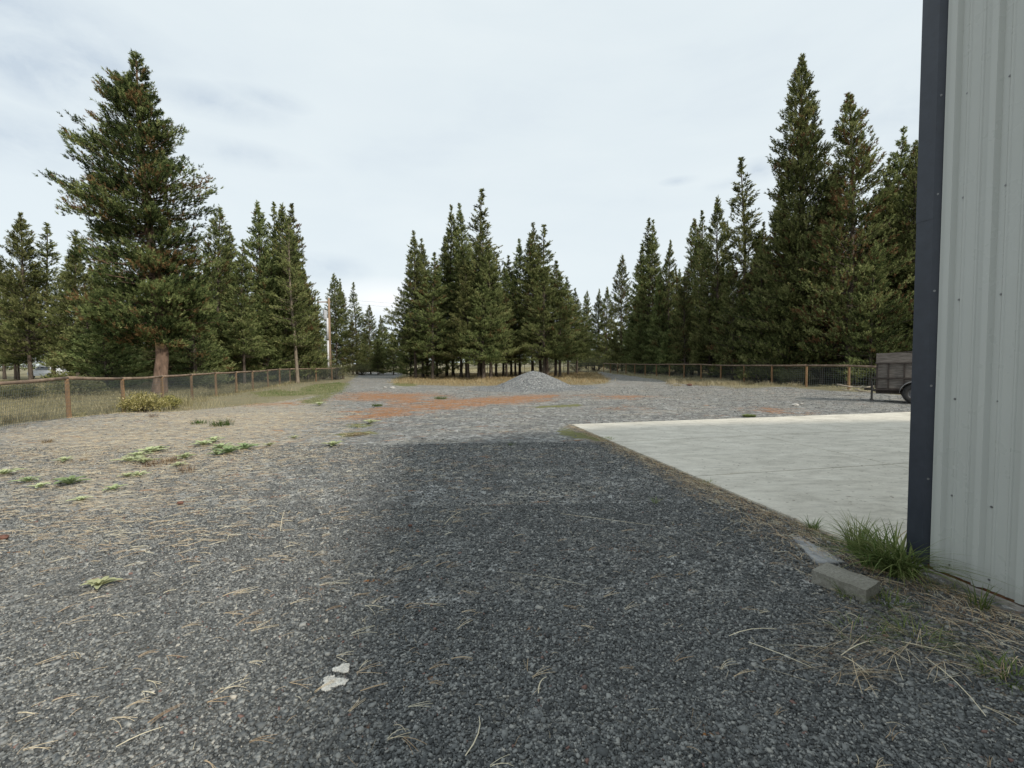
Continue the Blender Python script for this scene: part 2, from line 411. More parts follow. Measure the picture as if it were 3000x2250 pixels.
def strips(base, az, ln, wd, curve, lift, tint, seg=4, tilt=None):
    """thin lying strips: needles, straw, twigs"""
    n = len(base); vs = np.zeros((n, seg + 1, 2, 3))
    for k in range(seg + 1):
        t = k / seg
        a = az + curve * (t - 0.5)
        off = np.stack([np.cos(a), np.sin(a), np.zeros(n)], 1) * (ln * (t - 0.5))[:, None]
        sd = np.stack([-np.sin(a), np.cos(a), np.zeros(n)], 1) * (wd / 2 * (1 - 0.6 * abs(t - .3)))[:, None]
        zo = lift * (math.sin(t * PI)) + (0 if tilt is None else tilt * (t - 0.5) * ln)
        p = base + off; p[:, 2] += zo
        vs[:, k, 0] = p - sd; vs[:, k, 1] = p + sd + np.array([0, 0, 0.0008])
    vs = vs.reshape(-1, 3); o = np.arange(n)[:, None] * (seg + 1) * 2
    f = np.concatenate([o + [2 * k, 2 * k + 1, 2 * k + 3, 2 * k + 2] for k in range(seg)])
    return vs, f, np.repeat(tint, (seg + 1) * 2)
def on_ground(p, dz=0.0): return np.column_stack([p, gz(p[:, 0], p[:, 1]) + dz])

# ------------------------------------------------------------------ gravel stones
m, nt = new_mat('crushed_stone'); N = NT(nt)
a = N.attr('tint').outputs['Fac']
col = N.ramp(a, [(0.0, (0.04, 0.043, 0.044)), (0.50, (0.145, 0.152, 0.150)), (0.78, (0.27, 0.275, 0.262)), (0.92, (0.36, 0.355, 0.325)), (0.972, (0.50, 0.46, 0.39)), (0.985, (0.22, 0.16, 0.13)), (1.0, (0.20, 0.12, 0.10))])
col = N.mix(0.4, col, N.ramp(N.noise(N.pos(), 130, 4, 0.7), [(0.3, 0.55), (0.7, 1.35)]), 'MULTIPLY')
N.principled(col, 0.75, N.bump(N.noise(N.pos(), 220, 3, 0.6), 0.5, 0.002), 0, 0.35)
STONE = m
def stones(p, size, zoff):
    n = len(p)
    cube = np.array([(x, y, z) for x in (-1, 1) for y in (-1, 1) for z in (-1, 1)], float)
    q = cube[None] * 0.5 * (1 + rng.uniform(-0.42, 0.28, (n, 8, 3)))
    q *= np.stack([rng.uniform(0.75, 1.35, n), rng.uniform(0.6, 1.0, n), rng.uniform(0.35, 0.75, n)], 1)[:, None, :] * size[:, None, None]
    az = rng.random(n) * 2 * PI; ti = rng.normal(0, 0.45, n)
    ca, sa, ct, st_ = np.cos(az), np.sin(az), np.cos(ti), np.sin(ti)
    x, y, z = q[..., 0], q[..., 1], q[..., 2]
    y2 = y * ct[:, None] - z * st_[:, None]; z2 = y * st_[:, None] + z * ct[:, None]
    x3 = x * ca[:, None] - y2 * sa[:, None]; y3 = x * sa[:, None] + y2 * ca[:, None]
    out = np.stack([x3 + p[:, None, 0], y3 + p[:, None, 1], z2 + p[:, None, 2]], -1).reshape(-1, 3)
    o = np.arange(n)[:, None] * 8
    f = np.concatenate([o + list(k) for k in ((0, 1, 3), (0, 3, 2), (4, 6, 7), (4, 7, 5), (0, 4, 5), (0, 5, 1), (2, 3, 7), (2, 7, 6), (0, 2, 6), (0, 6, 4), (1, 5, 7), (1, 7, 3))])
    t = np.clip(rng.beta(1.5, 1.8, n) * 0.96 + (rng.random(n) > 0.965) * rng.uniform(0, 0.5, n), 0, 1)
    return out, f, np.repeat(t, 8)
sp = np.concatenate([scatter_view(165000, 1.6, 3.2, 1.6), scatter_view(140000, 3.2, 5.4, 1.4), scatter_view(120000, 5.4, 9.5, 1.15), scatter_view(50000, 5.0, 30.0, 1.02, power=0.35)])
# wide of the frame as well, for a step to the side
mo_ = np.max([soft(sp, q_, 1.3) for q_ in MOSS + OLIVE + GREEN], axis=0)
keep = (sdist(sp, SLAB) < -0.03) & (sdist(sp, YARD) > 0) & (rng.random(len(sp)) > mo_ * 0.85)
st_z = np.clip(0.5 + sdist(sp, STRAW) / 3.0, 0, 1); kn = np.array([mnoise.noise(Vector((x * 1.1, y * 1.1, 2.0))) for x, y in sp])
keep &= rng.random(len(sp)) > np.clip(st_z * 0.55 + np.clip(kn, 0, 1) * 0.5 * (sp[:, 0] < 0), 0, .8)
sp = sp[keep]; dd = sp[:, 1]
size = rng.lognormal(math.log(0.0104), 0.36, len(sp)) * (1 + np.clip(dd - 3.2, 0, 25) * 0.045)
g3 = on_ground(sp, 0.002); g3[:, 2] += rng.uniform(-0.004, 0.006, len(sp))
vv, ff, tt = stones(g3, np.clip(size, 0.005, 0.045), 0); tt = np.where(tt < .9, np.clip(tt + np.repeat(st_z[keep] * .12, 8), 0, .93), tt)
link('gravel', np_mesh('gravel', vv, [ff], STONE, attrs={'tint': tt}), label='loose blue grey crushed stone covering the yard', cat='gravel', kind='stuff')

# ------------------------------------------------------------------ pine needles and straw
NEEDLE = leafy('dry_needle', [(0.0, (0.24, 0.16, 0.10)), (0.4, (0.46, 0.33, 0.21)), (0.75, (0.64, 0.52, 0.36)), (1.0, (0.72, 0.66, 0.50))], 0.1, 0.0)
def needles(p, ln, wd, cl, az0=None, spread=0.4, tr=(0.2, 1.0), dz=0.012, cv=0.2):
    """each point becomes a fascicle of cl needles from one tip"""
    n = len(p); P3 = []; AZ = []; LN = []; WD = []; T = []
    az = rng.random(n) * 2 * PI if az0 is None else az0 + rng.normal(0, 0.55, n)
    L = ln * rng.uniform(0.6, 1.25, n); t0 = rng.uniform(tr[0], tr[1], n)
    for k in range(cl):
        a = az + rng.normal(0, spread * 0.35, n); l = L * rng.uniform(0.85, 1.0, n)
        c2 = p + np.stack([np.cos(a), np.sin(a)], 1) * (l / 2)[:, None]
        P3.append(c2); AZ.append(a); LN.append(l); WD.append(np.full(n, wd) * rng.uniform(.7, 1.2, n)); T.append(np.clip(t0 + rng.normal(0, .05, n), 0, 1))
    c2 = np.concatenate(P3); b = on_ground(c2, dz + 0.0); b[:, 2] += rng.uniform(0, 0.008, len(b))
    return strips(b, np.concatenate(AZ), np.concatenate(LN), np.concatenate(WD), rng.normal(0, cv, len(c2)), rng.uniform(0.0, 0.012, len(c2)), np.concatenate(T), tilt=rng.normal(0, 0.03, len(c2)))
def merge(name, parts, mat, **k):
    V_, F_, T_ = [], [], []; o = 0
    for v_, f_, t_ in parts:
        V_.append(v_); F_.append(np.asarray(f_) + o); T_.append(t_); o += len(v_)
    w3 = [f for f in F_ if f.shape[1] == 3]; w4 = [f for f in F_ if f.shape[1] == 4]
    fl = ([np.concatenate(w3)] if w3 else []) + ([np.concatenate(w4)] if w4 else [])
    return link(name, np_mesh(name, np.concatenate(V_), fl, mat, attrs={'tint': np.concatenate(T_)}), **k)
parts = []
p = scatter_view(30000, 4.0, 16.0, 1.1); dens = np.clip(0.5 + sdist(p, STRAW) / 3.0, 0, 1)
p = p[(rng.random(len(p)) < dens) & (sdist(p, YARD) > 0)]
d_ = p[:, 1]
parts.append(needles(p, 0.15, 0.0038, 2, az0=0.1, dz=0.02))
p = scatter_view(30000, 7.0, 26.0, 1.05); dens = np.clip(0.5 + sdist(p, STRAW) / 2.0, 0, 1)
p = p[(rng.random(len(p)) < dens) & (sdist(p, YARD) > -0.5)]
parts.append(needles(p, 0.17, 0.009, 1, dz=0.02, tr=(0.4, 1.0)))
# scattered over the dark gravel
p = scatter_view(1500, 1.8, 9.0); p = p[(sdist(p, SLAB) < -0.05)]
p = p[rng.random(len(p)) < np.where(p[:, 0] < -0.3, 0.8, 0.28)]
parts.append(needles(p, 0.13, 0.0021, 3, az0=0.3, spread=0.7, dz=0.016))
p = scatter_view(5000, 1.8, 9.0, power=1.4); p = p[(sdist(p, SLAB) < -0.05)]
p = p[rng.random(len(p)) < np.where(p[:, 0] < -0.6, 0.9, 0.4)]
parts.append(needles(p, 0.07, 0.0018, 1, tr=(0.3, 1.0), dz=0.015))
# long straws by the wall and the slab edge
for k in range(1500):
    pass
t = rng.random(2600) ** 0.8; s_ = rng.normal(0, 1, 2600)
pe = SLAB_C[None] + sd_[None] * (t * 11.2)[:, None] - sr_[None] * (0.06 + np.abs(s_) * (0.10 + 0.42 * t ** 2))[:, None]
pe = pe[pe[:, 1] > 1.4]
pe = pe[::2]
parts.append(needles(pe, 0.15, 0.0022, 2, az0=math.atan2(sd_[1], sd_[0]), spread=1.0, dz=0.02))
p = np.array([G(x, y) for x, y in zip(rng.uniform(2380, 3000, 420), rng.uniform(1760, 2010, 420))]); 
p = p[sdist(p, SLAB) < -.02]
p = p[::2]
parts.append(needles(p, 0.27, 0.0028, 2, cv=.07, az0=PI - 0.35, spread=0.5, dz=0.02))
# a few long single stalks lying on the gravel
for (x0, y0, x1, y1) in ((1640, 1515, 1920, 1552), (2130, 1865, 2270, 1845), (2190, 1890, 2375, 1965), (1720, 1722, 1460, 1680), (2460, 1925, 2560, 1880), (2470, 1930, 2545, 1985), (2720, 1935, 2900, 2110),
                         (1570, 2040, 1595, 1990), (2640, 1890, 2830, 1940), (1300, 1540, 1350, 1500), (820, 1560, 832, 1500), (1380, 2230, 1420, 2110), (340, 2200, 480, 2140), (2120, 1400, 2250, 1385)):
    a_, b_ = G(x0, y0), G(x1, y1); L = np.linalg.norm(b_ - a_); az = math.atan2(*(b_ - a_)[::-1])
    parts.append(strips(on_ground(((a_ + b_) / 2)[None], 0.022), np.array([az]), np.array([L]), np.array([0.0055]), np.array([rng.normal(0, .2)]), np.array([0.012]), np.array([0.92])))
merge('pine_straw', parts, NEEDLE, label='fallen tan pine needles and dry stalks strewn over the gravel', cat='pine needles', kind='stuff')

# ------------------------------------------------------------------ grass and ground cover
DRYG = leafy('dry_grass', [(0.0, (0.12, 0.115, 0.055)), (0.35, (0.23, 0.205, 0.115)), (0.7, (0.40, 0.35, 0.21)), (1.0, (0.54, 0.48, 0.33))], 0.25, 0.05)
AMBG = leafy('amber_grass', [(0.0, (0.13, 0.12, 0.05)), (0.4, (0.28, 0.21, 0.10)), (0.8, (0.44, 0.36, 0.20)), (1.0, (0.55, 0.48, 0.30))], 0.25, 0.05)
GRNG = leafy('green_grass', [(0.0, (0.045, 0.075, 0.02)), (0.5, (0.12, 0.175, 0.055)), (0.85, (0.25, 0.29, 0.12)), (1.0, (0.44, 0.38, 0.2))], 0.3, 0.08)
MULL = leafy('mullein_leaf', [(0.0, (0.15, 0.21, 0.10)), (0.5, (0.34, 0.39, 0.21)), (1.0, (0.54, 0.55, 0.34))], 0.2, 0.15)
BRWN = leafy('dead_weed', [(0.0, (0.08, 0.05, 0.03)), (0.6, (0.20, 0.14, 0.09)), (1.0, (0.33, 0.26, 0.17))], 0.1, 0.1)

def grass_field(name, pts2, h, w_, tint_mu, mat, clump=True, **k):
    n = len(pts2)
    cl = np.array([mnoise.noise(Vector((x * 0.95, y * 0.8, 3.3))) for x, y in pts2])
    hh = h * rng.uniform(0.35, 1.15, n) * (1 + 1.5 * np.clip(cl, -0.5, 1))
    t = np.clip(tint_mu + rng.normal(0, 0.2, n) + 0.35 * cl, 0, 1)
    b = on_ground(pts2, -0.01)
    v_, f_, t_ = blades(b, hh, w_ * (0.5 + b[:, 1] / 22), rng.uniform(0.1, 1.1, n), t)
    return link(name, np_mesh(name, v_, [f_], mat, attrs={'tint': t_}), **k)
def tussocks(pc, per, spread):
    q = np.repeat(pc, per, axis=0); return q + rng.normal(0, 1, q.shape) * spread
# left meadow
FA, FB = np.array([-13.8, 14.3]), np.array([-19.5, 40.5]); fdir = (FB - FA) / np.linalg.norm(FB - FA)
p = np.stack([rng.uniform(-60, -8, 420000), 7 + 55 * rng.random(420000) ** 1.7], 1)
p = p[(sdist(p, YARD) < rng.normal(-0.1, 0.25, len(p))) & (np.abs(p[:, 0]) < p[:, 1] * 1.22)]
dfx = p[:, 0] - (-13.8 - .2175 * (p[:, 1] - 14.3)); p = p[(dfx < rng.normal(0.5, 0.5, len(p))) | ((p[:, 1] < 20) & (rng.random(len(p)) < .5)) | (rng.random(len(p)) < .04)]
grass_field('dry_meadow_grass', p, 0.27, 0.007, 0.45, DRYG, label='dry tan and olive meadow grass along and beyond the left fence', cat='grass', kind='stuff')
# sparse short growth on the yard near the left fence
p = np.stack([rng.uniform(-24, 0, 60000), rng.uniform(10, 60, 60000)], 1)
lf = np.clip(0.5 + sdist(p, P((300, 890), (560, 850), (700, 835), (770, 826), (745, 850), (700, 880), (560, 905), (420, 925))) / 2.5, 0, 1)
p = p[rng.random(len(p)) < lf * 0.8]
grass_field('sparse_dry_grass', p, 0.05, 0.006, 0.75, DRYG, label='short bleached grass on the gravel left of the drive', cat='grass', kind='stuff')
p = np.stack([rng.uniform(-26, -2, 90000), rng.uniform(12, 60, 90000)], 1)
gm = np.max([np.clip(0.4 + sdist(p, q) / 1.2, 0, 1) for q in GREEN[:2]], axis=0)
nzv = np.array([mnoise.noise(Vector((x * 1.3, y * 1.3, 9.0))) for x, y in p])
p = p[(rng.random(len(p)) < gm) & (nzv > -0.1)]
grass_field('green_grass_patch', p, 0.09, 0.008, 0.35, GRNG, label='low green grass patch left of the gravel drive', cat='grass', kind='stuff')
# amber island under the clump
p = np.stack([rng.uniform(-26, 14, 90000), rng.uniform(30, 68, 90000)], 1)
p = p[(sdist(p, ISLAND) > rng.normal(0.0, 0.35, len(p)))]
grass_field('amber_grass', p, 0.24, 0.008, 0.55, AMBG, label='amber dry grass growing under the central clump of pines', cat='grass', kind='stuff')
# far side, beyond the gates and right fence
p = np.stack([rng.uniform(-60, 70, 150000), rng.uniform(52, 130, 150000)], 1)
p = p[(sdist(p, YARD) < -0.4) & (sdist(p, ISLAND) < 0.2) & ~((p[:, 0] < -10) & (p[:, 1] < 60))]
grass_field('far_field_grass', p, 0.26, 0.007, 0.8, DRYG, label='pale dry grass of the field beyond the gates', cat='grass', kind='stuff')
p = np.stack([rng.uniform(5, 30, 90000), rng.uniform(17, 66, 90000)], 1)
fx = 17.9 - 0.1065 * (p[:, 1] - 24.5); dx = p[:, 0] - fx
p = p[(sdist(p, YARD) < rng.normal(0.1, 0.3, len(p))) & (dx < 3.0) & (dx > -6)]
nzv = np.array([mnoise.noise(Vector((x * 0.8, y * 0.5, 5.0))) for x, y in p])
p = p[nzv > 0.02]
grass_field('verge_grass', p, 0.19, 0.007, 0.6, DRYG, label='pale bunch grass along the foot of the right fence', cat='grass', kind='stuff')
cxy = np.array([G(a_, b_) for a_, b_ in zip(rng.uniform(1960, 2440, 170), rng.normal(1121, 5.5, 170))]); cxy = cxy[(cxy[:, 1] > 22) & (cxy[:, 1] < 55)]
cxy = cxy[(cxy[:, 0] - (17.9 - .1065 * (cxy[:, 1] - 24.5))) < 0.6]
grass_field('bunch_grass', tussocks(cxy, 110, 0.20), 0.26, 0.008, 0.62, DRYG, label='tan and olive bunch grass clumps between the yard and right fence', cat='grass', kind='stuff')
# thin dead fuzz along the slab edge
t = rng.random(5200) ** 0.7
pe = SLAB_C[None] + sd_[None] * (t * 11.5)[:, None] - sr_[None] * (0.02 + np.abs(rng.normal(0, 1, 5200)) * (0.07 + 0.33 * t ** 2))[:, None]
pe = pe[(pe[:, 1] > 1.5)]
n = len(pe); v_, f_, t_ = blades(on_ground(pe, 0.0), rng.uniform(0.015, 0.07, n), np.full(n, 0.003), rng.uniform(0.2, 1.3, n), np.clip(rng.normal(0.55, 0.28, n), 0, 1))
link('edge_growth', np_mesh('edge_growth', v_, [f_], leafy('edge_grass', [(0.0, (0.07, 0.10, 0.03)), (0.3, (0.20, 0.19, 0.09)), (0.6, (0.36, 0.27, 0.16)), (1.0, (0.55, 0.44, 0.29))], 0.2, 0.0), attrs={'tint': t_}),
     label='thin dead growth along the edge of the concrete and wall', cat='dead grass', kind='stuff')

# ------------------------------------------------------------------ single grass tufts and weeds
WQ = G(2720.8, 1662.7, 0.05); WDV = np.array([0.190, -0.9818]); WDV /= np.linalg.norm(WDV); WOUT = np.array([WDV[1], -WDV[0]])
def tuft(x, y, n, h, w_, spread, tint, mat, lean, label, name='grass_tuft', cat='grass tuft', group=None, z=None, bend=0.6, ts=0.15, kind=None):
    a = rng.random(n) * 2 * PI; r = spread * np.sqrt(rng.random(n))
    b = np.stack([np.cos(a) * r, np.sin(a) * r, np.zeros(n)], 1)
    hh = h * rng.uniform(0.45, 1.1, n); t = np.clip(rng.normal(tint, ts, n), 0, 1)
    az = a + rng.normal(0, 0.7, n)
    le = lean * rng.uniform(0.3, 1.2, n); seg = 5
    for _ in range(6):           # blades bend away from the wall instead of through it
        tip = np.stack([x + b[:, 0] + np.cos(az) * hh * le * (.6 + bend), y + b[:, 1] + np.sin(az) * hh * le * (.6 + bend)], 1) - WQ[None]
        bad = (tip @ WOUT < 0.05) & (tip @ WDV > -0.25) & (y < 6)
        az = np.where(bad, rng.random(n) * 2 * PI, az)
    dh = np.stack([np.cos(az), np.sin(az), np.zeros(n)], 1); sd = np.stack([-np.sin(az), np.cos(az), np.zeros(n)], 1)
    vs = np.zeros((n, seg + 1, 2, 3))
    for k in range(seg + 1):
        q = k / seg
        c = b + dh * (hh * le * (q ** 1.7) * (0.6 + bend))[:, None]; c[:, 2] += hh * (q - 0.42 * np.minimum(le, 1.4) * q ** 2.4)
        wk = w_ * (1 - q ** 2) * 0.5 + 0.0003
        vs[:, k, 0] = c - sd * wk; vs[:, k, 1] = c + sd * wk
    o = np.arange(n)[:, None] * (seg + 1) * 2
    f = np.concatenate([o + [2 * k, 2 * k + 1, 2 * k + 3, 2 * k + 2] for k in range(seg)])
    me = np_mesh(name, vs.reshape(-1, 3), [f], mat, attrs={'tint': np.repeat(t, (seg + 1) * 2)})
    o = link(name, me, label=label, cat=cat, group=group, kind=kind); o.location = (x, y, g1(x, y) if z is None else z); return o
GR = 'green grass tufts by the building corner'
for (px, py, n, h, w_, sp_, ti, le, lab, nm) in (
    (2630, 1688, 270, 0.43, 0.012, 0.12, 0.5, 1.25, 'large arching green grass clump at the foot of the dark corner trim', 'grass_tuft'),
    (2570, 1672, 120, 0.36, 0.011, 0.10, 0.48, 1.15, 'arching green grass clump between the concrete block and the corner clump', 'grass_tuft'),
    (2512, 1626, 120, 0.36, 0.006, 0.07, 0.55, 0.7, 'upright wiry green tuft against the slab edge beside the corner clump', 'grass_tuft'),
    (2382, 1562, 70, 0.15, 0.0045, 0.05, 0.35, 1.0, 'small round green tuft at the slab edge beyond the grey paver', 'grass_tuft'),
    (2480, 1745, 40, 0.14, 0.006, 0.06, 0.40, 1.1, 'short bright green tuft in front of the concrete block', 'grass_tuft'),
    (2600, 1770, 60, 0.12, 0.0045, 0.10, 0.42, 1.4, 'low spreading green tuft off the near end of the concrete block', 'grass_tuft'),
    (2868, 1795, 34, 0.22, 0.006, 0.05, 0.38, 0.8, 'thin green tuft standing against the weathered base board', 'grass_tuft'),
    (2680, 1865, 90, 0.12, 0.004, 0.14, 0.50, 1.5, 'sprawling yellow green tuft on dark gravel before the wall', 'grass_tuft'),
    (2520, 1855, 60, 0.08, 0.0035, 0.14, 0.50, 1.5, 'flat olive grass patch left of the sprawling tuft', 'grass_tuft'),
    (2945, 1985, 70, 0.13, 0.005, 0.10, 0.42, 1.3, 'green tuft at the right margin of the foreground gravel', 'grass_tuft'),
    (2770, 1740, 40, 0.07, 0.003, 0.10, 0.6, 1.3, 'small faded tuft at the foot of the wall base board', 'grass_tuft'),
    (1920, 1478, 30, 0.09, 0.004, 0.04, 0.6, 0.9, 'lone small tuft in the dark gravel beside the slab', 'grass_tuft'),
    (2072, 1425, 90, 0.07, 0.004, 0.12, 0.75, 1.2, 'straw coloured tuft on the slab edge halfway to the corner', 'grass_tuft'),
    (1782, 1292, 70, 0.10, 0.006, 0.12, 0.75, 1.2, 'tawny tuft on the slab edge near its far corner', 'grass_tuft'),
    (2195, 1221, 1200, 0.09, 0.010, 0.16, 0.62, 1.0, 'dark green grass patch beyond the far edge of the slab', 'grass_tuft'),
    (1497, 1310, 40, 0.09, 0.005, 0.06, 0.25, 1.0, 'small dark green weed alone on the gravel left of the slab', 'grass_tuft'),
    (1292, 1170, 160, 0.20, 0.010, 0.30, 0.3, 0.8, 'grey green tuft on the rusty patch before the gravel heap', 'grass_tuft'),
    (1105, 1190, 260, 0.12, 0.008, 0.2, 0.25, 0.8, 'low dark tuft in the rusty patch left of centre', 'grass_tuft'),
    (1050, 1247, 100, 0.07, 0.006, 0.30, 0.2, 0.8, 'flat dark green tuft just beyond the brown moss streak', 'grass_tuft')):
    x, y = G(px, py); tuft(x, y, n, h, w_, sp_, ti + .1, GRNG, le, lab, nm, group=GR if px > 2300 else None, kind='stuff' if n == 1200 else None)
x, y = G(585, 1240); tuft(x, y, 120, 0.16, 0.009, 0.22, 0.15, GRNG, 0.5, 'dark green reedy clump at the left end of the spiky row', group='spiky green clumps')
x, y = G(650, 1243); tuft(x, y, 190, 0.24, 0.009, 0.30, 0.12, GRNG, 0.5, 'taller dark green reedy clump at the right end of the spiky row', group='spiky green clumps')
for (px, py, n, h, s__, lab) in ((468, 1365, 170, 0.12, 0.22, 'brown dead weed clump in front of the pale mulleins'), (500, 1355, 100, 0.13, 0.12, 'upright brown dead weed clump right of the pale mulleins'),
                             (548, 1385, 70, 0.16, 0.12, 'thin brown dead stems standing on the gravel before the green mulleins'), (420, 1372, 70, 0.07, 0.12, 'low brown dead weed left of the pale mulleins'),
                             (140, 1300, 90, 0.12, 0.10, 'dry bristly weed on the gravel at far left'), (245, 1355, 40, 0.08, 0.06, 'small dark dried moss hump on the gravel at left'),
                             (450, 1228, 60, 0.20, 0.12, 'thin brown dead weed before the yellow bush'), (1045, 1273, 500, 0.05, 0.28, 'flat brown mossy mat on the gravel left of centre')):
    x, y = G(px, py); tuft(x, y, n, h, 0.005, s__, 0.5, BRWN, 0.7, lab, 'dead_weed', 'dead weed', ts=0.3)
for (px, D, h, n, lab) in ((545, 19.3, .62, 130, 'tall dry straw tuft leaning at the fence right of the yellow bush'), (515, 20.2, .5, 110, 'dry straw tuft behind the right end of the yellow bush'), (300, 18.5, .45, 110, 'dry grass tuft behind the third fence post from the left'),
                         (590, 21.5, .35, 90, 'shorter dry tuft at the fence past the tall straw tuft'), (30, 13.2, .5, 160, 'olive dry tuft at the left margin before the fence'), (110, 13.6, .4, 130, 'dry tuft left of the first full fence post'), (222, 14.6, .28, 90, 'dry tuft at the foot of the first full fence post'), (880, 43, .5, 120, 'dry tuft at the foot of the bare pale trunk')):
    tuft((px - 1500) / FPX * D, D, n, h, .009, .22, .55, DRYG, .7, lab, 'dry_tuft', 'grass tuft', 'dry tufts along the left fence', ts=.2)
def rosette(x, y, r, n, tint, label, group='pale mullein rosettes on the gravel'):
    V_, F_, T_ = [], [], []
    for k in range(n):
        ring = k / n; a = k * 2.4 + rng.normal(0, .15); L = r * (1.0 - 0.5 * ring) * rng.uniform(.8, 1.1); el = 0.28 + 0.95 * ring
        wd = L * 0.30; o = len(V_)
        for j in range(6):
            q = j / 5; wj = wd * math.sin(min(1, q * 0.85 + 0.12) * PI) ** 0.8 * 0.5 + 0.002
            d = L * q * math.cos(el); zc = 0.015 + L * q * math.sin(el) * (1 - 0.5 * q * q)
            c = np.array([math.cos(a) * d, math.sin(a) * d, zc]); s = np.array([-math.sin(a), math.cos(a), 0]) * wj
            V_ += [c - s + (0, 0, wj * .4), c, c + s + (0, 0, wj * .4)]
            t0 = tint + rng.normal(0, .06); T_ += [t0 + .1, t0 - .1, t0 + .1]
        for j in range(5):
            b = o + j * 3; F_ += [(b, b + 1, b + 4, b + 3), (b + 1, b + 2, b + 5, b + 4)]
    me = np_mesh('mullein_rosette', np.array(V_), [np.array(F_)], MULL, smooth=True, attrs={'tint': np.clip(np.array(T_), 0, 1)})
    o = link('mullein_rosette', me, label=label, cat='weed', group=group); o.location = (x, y, g1(x, y)); o.rotation_euler = (0, 0, rng.uniform(0, 6))
ros = [(300, 990, .20, .65, 'pale rosette in the middle of the left mullein cluster'), (325, 980, .20, .7, 'pale rosette at the far right of the left mullein cluster'), (283, 1000, .18, .75, 'pale rosette at the left end of the left mullein cluster'),
       (345, 975, .16, .6, 'small pale rosette between the two mullein clusters'), (312, 1003, .16, .55, 'pale rosette just behind the brown dead weeds'), (440, 962, .20, .6, 'pale rosette at the far left of the right mullein cluster'),
       (462, 955, .20, .65, 'pale rosette at the back of the right mullein cluster'), (478, 968, .18, .5, 'mid green rosette in the middle of the right mullein cluster'), (495, 982, .24, .2, 'dark green broad rosette at the front of the right mullein cluster'),
       (530, 973, .24, .2, 'dark green upright rosette at the right end of the right mullein cluster'), (470, 985, .16, .3, 'green rosette at the front left of the right mullein cluster'), (400, 993, .17, .55, 'green rosette right of the brown dead weeds'),
       (150, 1050, .19, .15, 'deep green pointed rosette alone at left'), (62, 1045, .14, .45, 'green rosette in the far left row of three'), (10, 1030, .16, .7, 'pale rosette at the left margin of the photo'),
       (88, 1058, .12, .75, 'yellowish rosette just left of the deep green rosette'), (245, 1060, .12, .5, 'small rosette below the left mullein cluster'), (138, 1003, .14, .7, 'flat pale rosette left of the dried moss hump'),
       (275, 1035, .12, .75, 'pale rosette below the dead weeds'), (300, 1033, .12, .7, 'second pale rosette below the dead weeds, the right one'), (720, 965, .17, .6, 'pale rosette alone on the gravel left of centre'),
       (583, 965, .13, .8, 'yellowish flat rosette right of the mullein clusters'), (635, 946, .12, .8, 'tiny yellowish rosette beyond the mullein clusters'), (215, 1268, .10, .75, 'flattened pale rosette alone in the foreground gravel at left'),
       (800, 913, .2, .8, 'yellowish rosette beside the brown moss streak'), (690, 876, .25, .7, 'pale weed on the gravel beyond the reedy clumps'), (175, 1083, .10, .8, 'smallest pale rosette below the deep green rosette'),
       (385, 1012, .11, .7, 'small pale rosette in front of the dead stems')]
for (vx, vy, r_, ti, lab) in ros:
    x, y = V(vx, vy); rosette(x, y, r_ * 1.6, int(rng.integers(10, 16)), ti, lab)

# ------------------------------------------------------------------ shrubs
def bush(x, y, r, h, n, mat, tint, label, name='shrub', cat='shrub', group=None, leaf=0.03, ts=0.18, flat=1.0, sx=1.0):
    root = empty(name, (x, y, g1(x, y) - 0.02), label=label, cat=cat, group=group)
    stems = MB(); P_ = []
    ns = max(10, int(n / 90))
    for k in range(ns):
        a = rng.random() * 2 * PI; rr = r * math.sqrt(rng.random()); tip = np.array([math.cos(a) * rr * sx, math.sin(a) * rr * 0.8, h * (0.55 + 0.5 * math.sqrt(max(0, 1 - (rr / r) ** 2))) * rng.uniform(.75, 1.05)])
        mid = tip * np.array([0.55, 0.55, 0.5]) + rng.normal(0, 0.03, 3) * r
        stems.tube([(tip[0] * .1, tip[1] * .1, 0), mid, tip], [0.012 * r + .003, 0.006 * r + .002, 0.002], 4, False)
        m_ = int(n / ns); q = rng.random(m_) ** 0.6
        pt = (mid[None] * (1 - q)[:, None] + tip[None] * q[:, None]) + rng.normal(0, 0.09 * r + .02, (m_, 3)); P_.append(pt)
    c = np.concatenate(P_); c[:, 2] = np.abs(c[:, 2]) + .01
    nn = len(c); d1 = rng.normal(0, 1, (nn, 3)); d1 /= np.linalg.norm(d1, axis=1)[:, None]; d2 = np.cross(d1, rng.normal(0, 1, (nn, 3))); d2 /= np.linalg.norm(d2, axis=1)[:, None] + 1e-9
    s = leaf * rng.uniform(.6, 1.4, nn)[:, None]
    vs = np.stack([c - d1 * s, c + d2 * s * .45, c + d1 * s, c - d2 * s * .45], 1).reshape(-1, 3); o = np.arange(nn)[:, None] * 4
    t = np.repeat(np.clip(rng.normal(tint, ts, nn), 0, 1), 4)
    link('foliage', np_mesh('foliage', vs, [o + [0, 1, 2, 3]], mat, attrs={'tint': t}), root)
    stems.build('stems', BARKD, root)
    return root
BARKD = mottled('dark_bark', (0.05, 0.04, 0.032), (0.15, 0.12, 0.095), 9, 0.95, 0.8, 0.02, (1, 1, 0.25))
BARKR = mottled('red_bark', (0.11, 0.065, 0.045), (0.27, 0.17, 0.12), 9, 0.95, 0.8, 0.02, (1, 1, 0.25))
YEL = leafy('yellow_leaf', [(0.0, (0.08, 0.09, 0.04)), (0.4, (0.25, 0.24, 0.08)), (0.8, (0.46, 0.42, 0.17)), (1.0, (0.62, 0.57, 0.32))], 0.3, 0.05)
SAGE = leafy('sage_leaf', [(0.0, (0.06, 0.075, 0.03)), (0.5, (0.14, 0.15, 0.075)), (1.0, (0.28, 0.26, 0.16))], 0.2, 0.15)
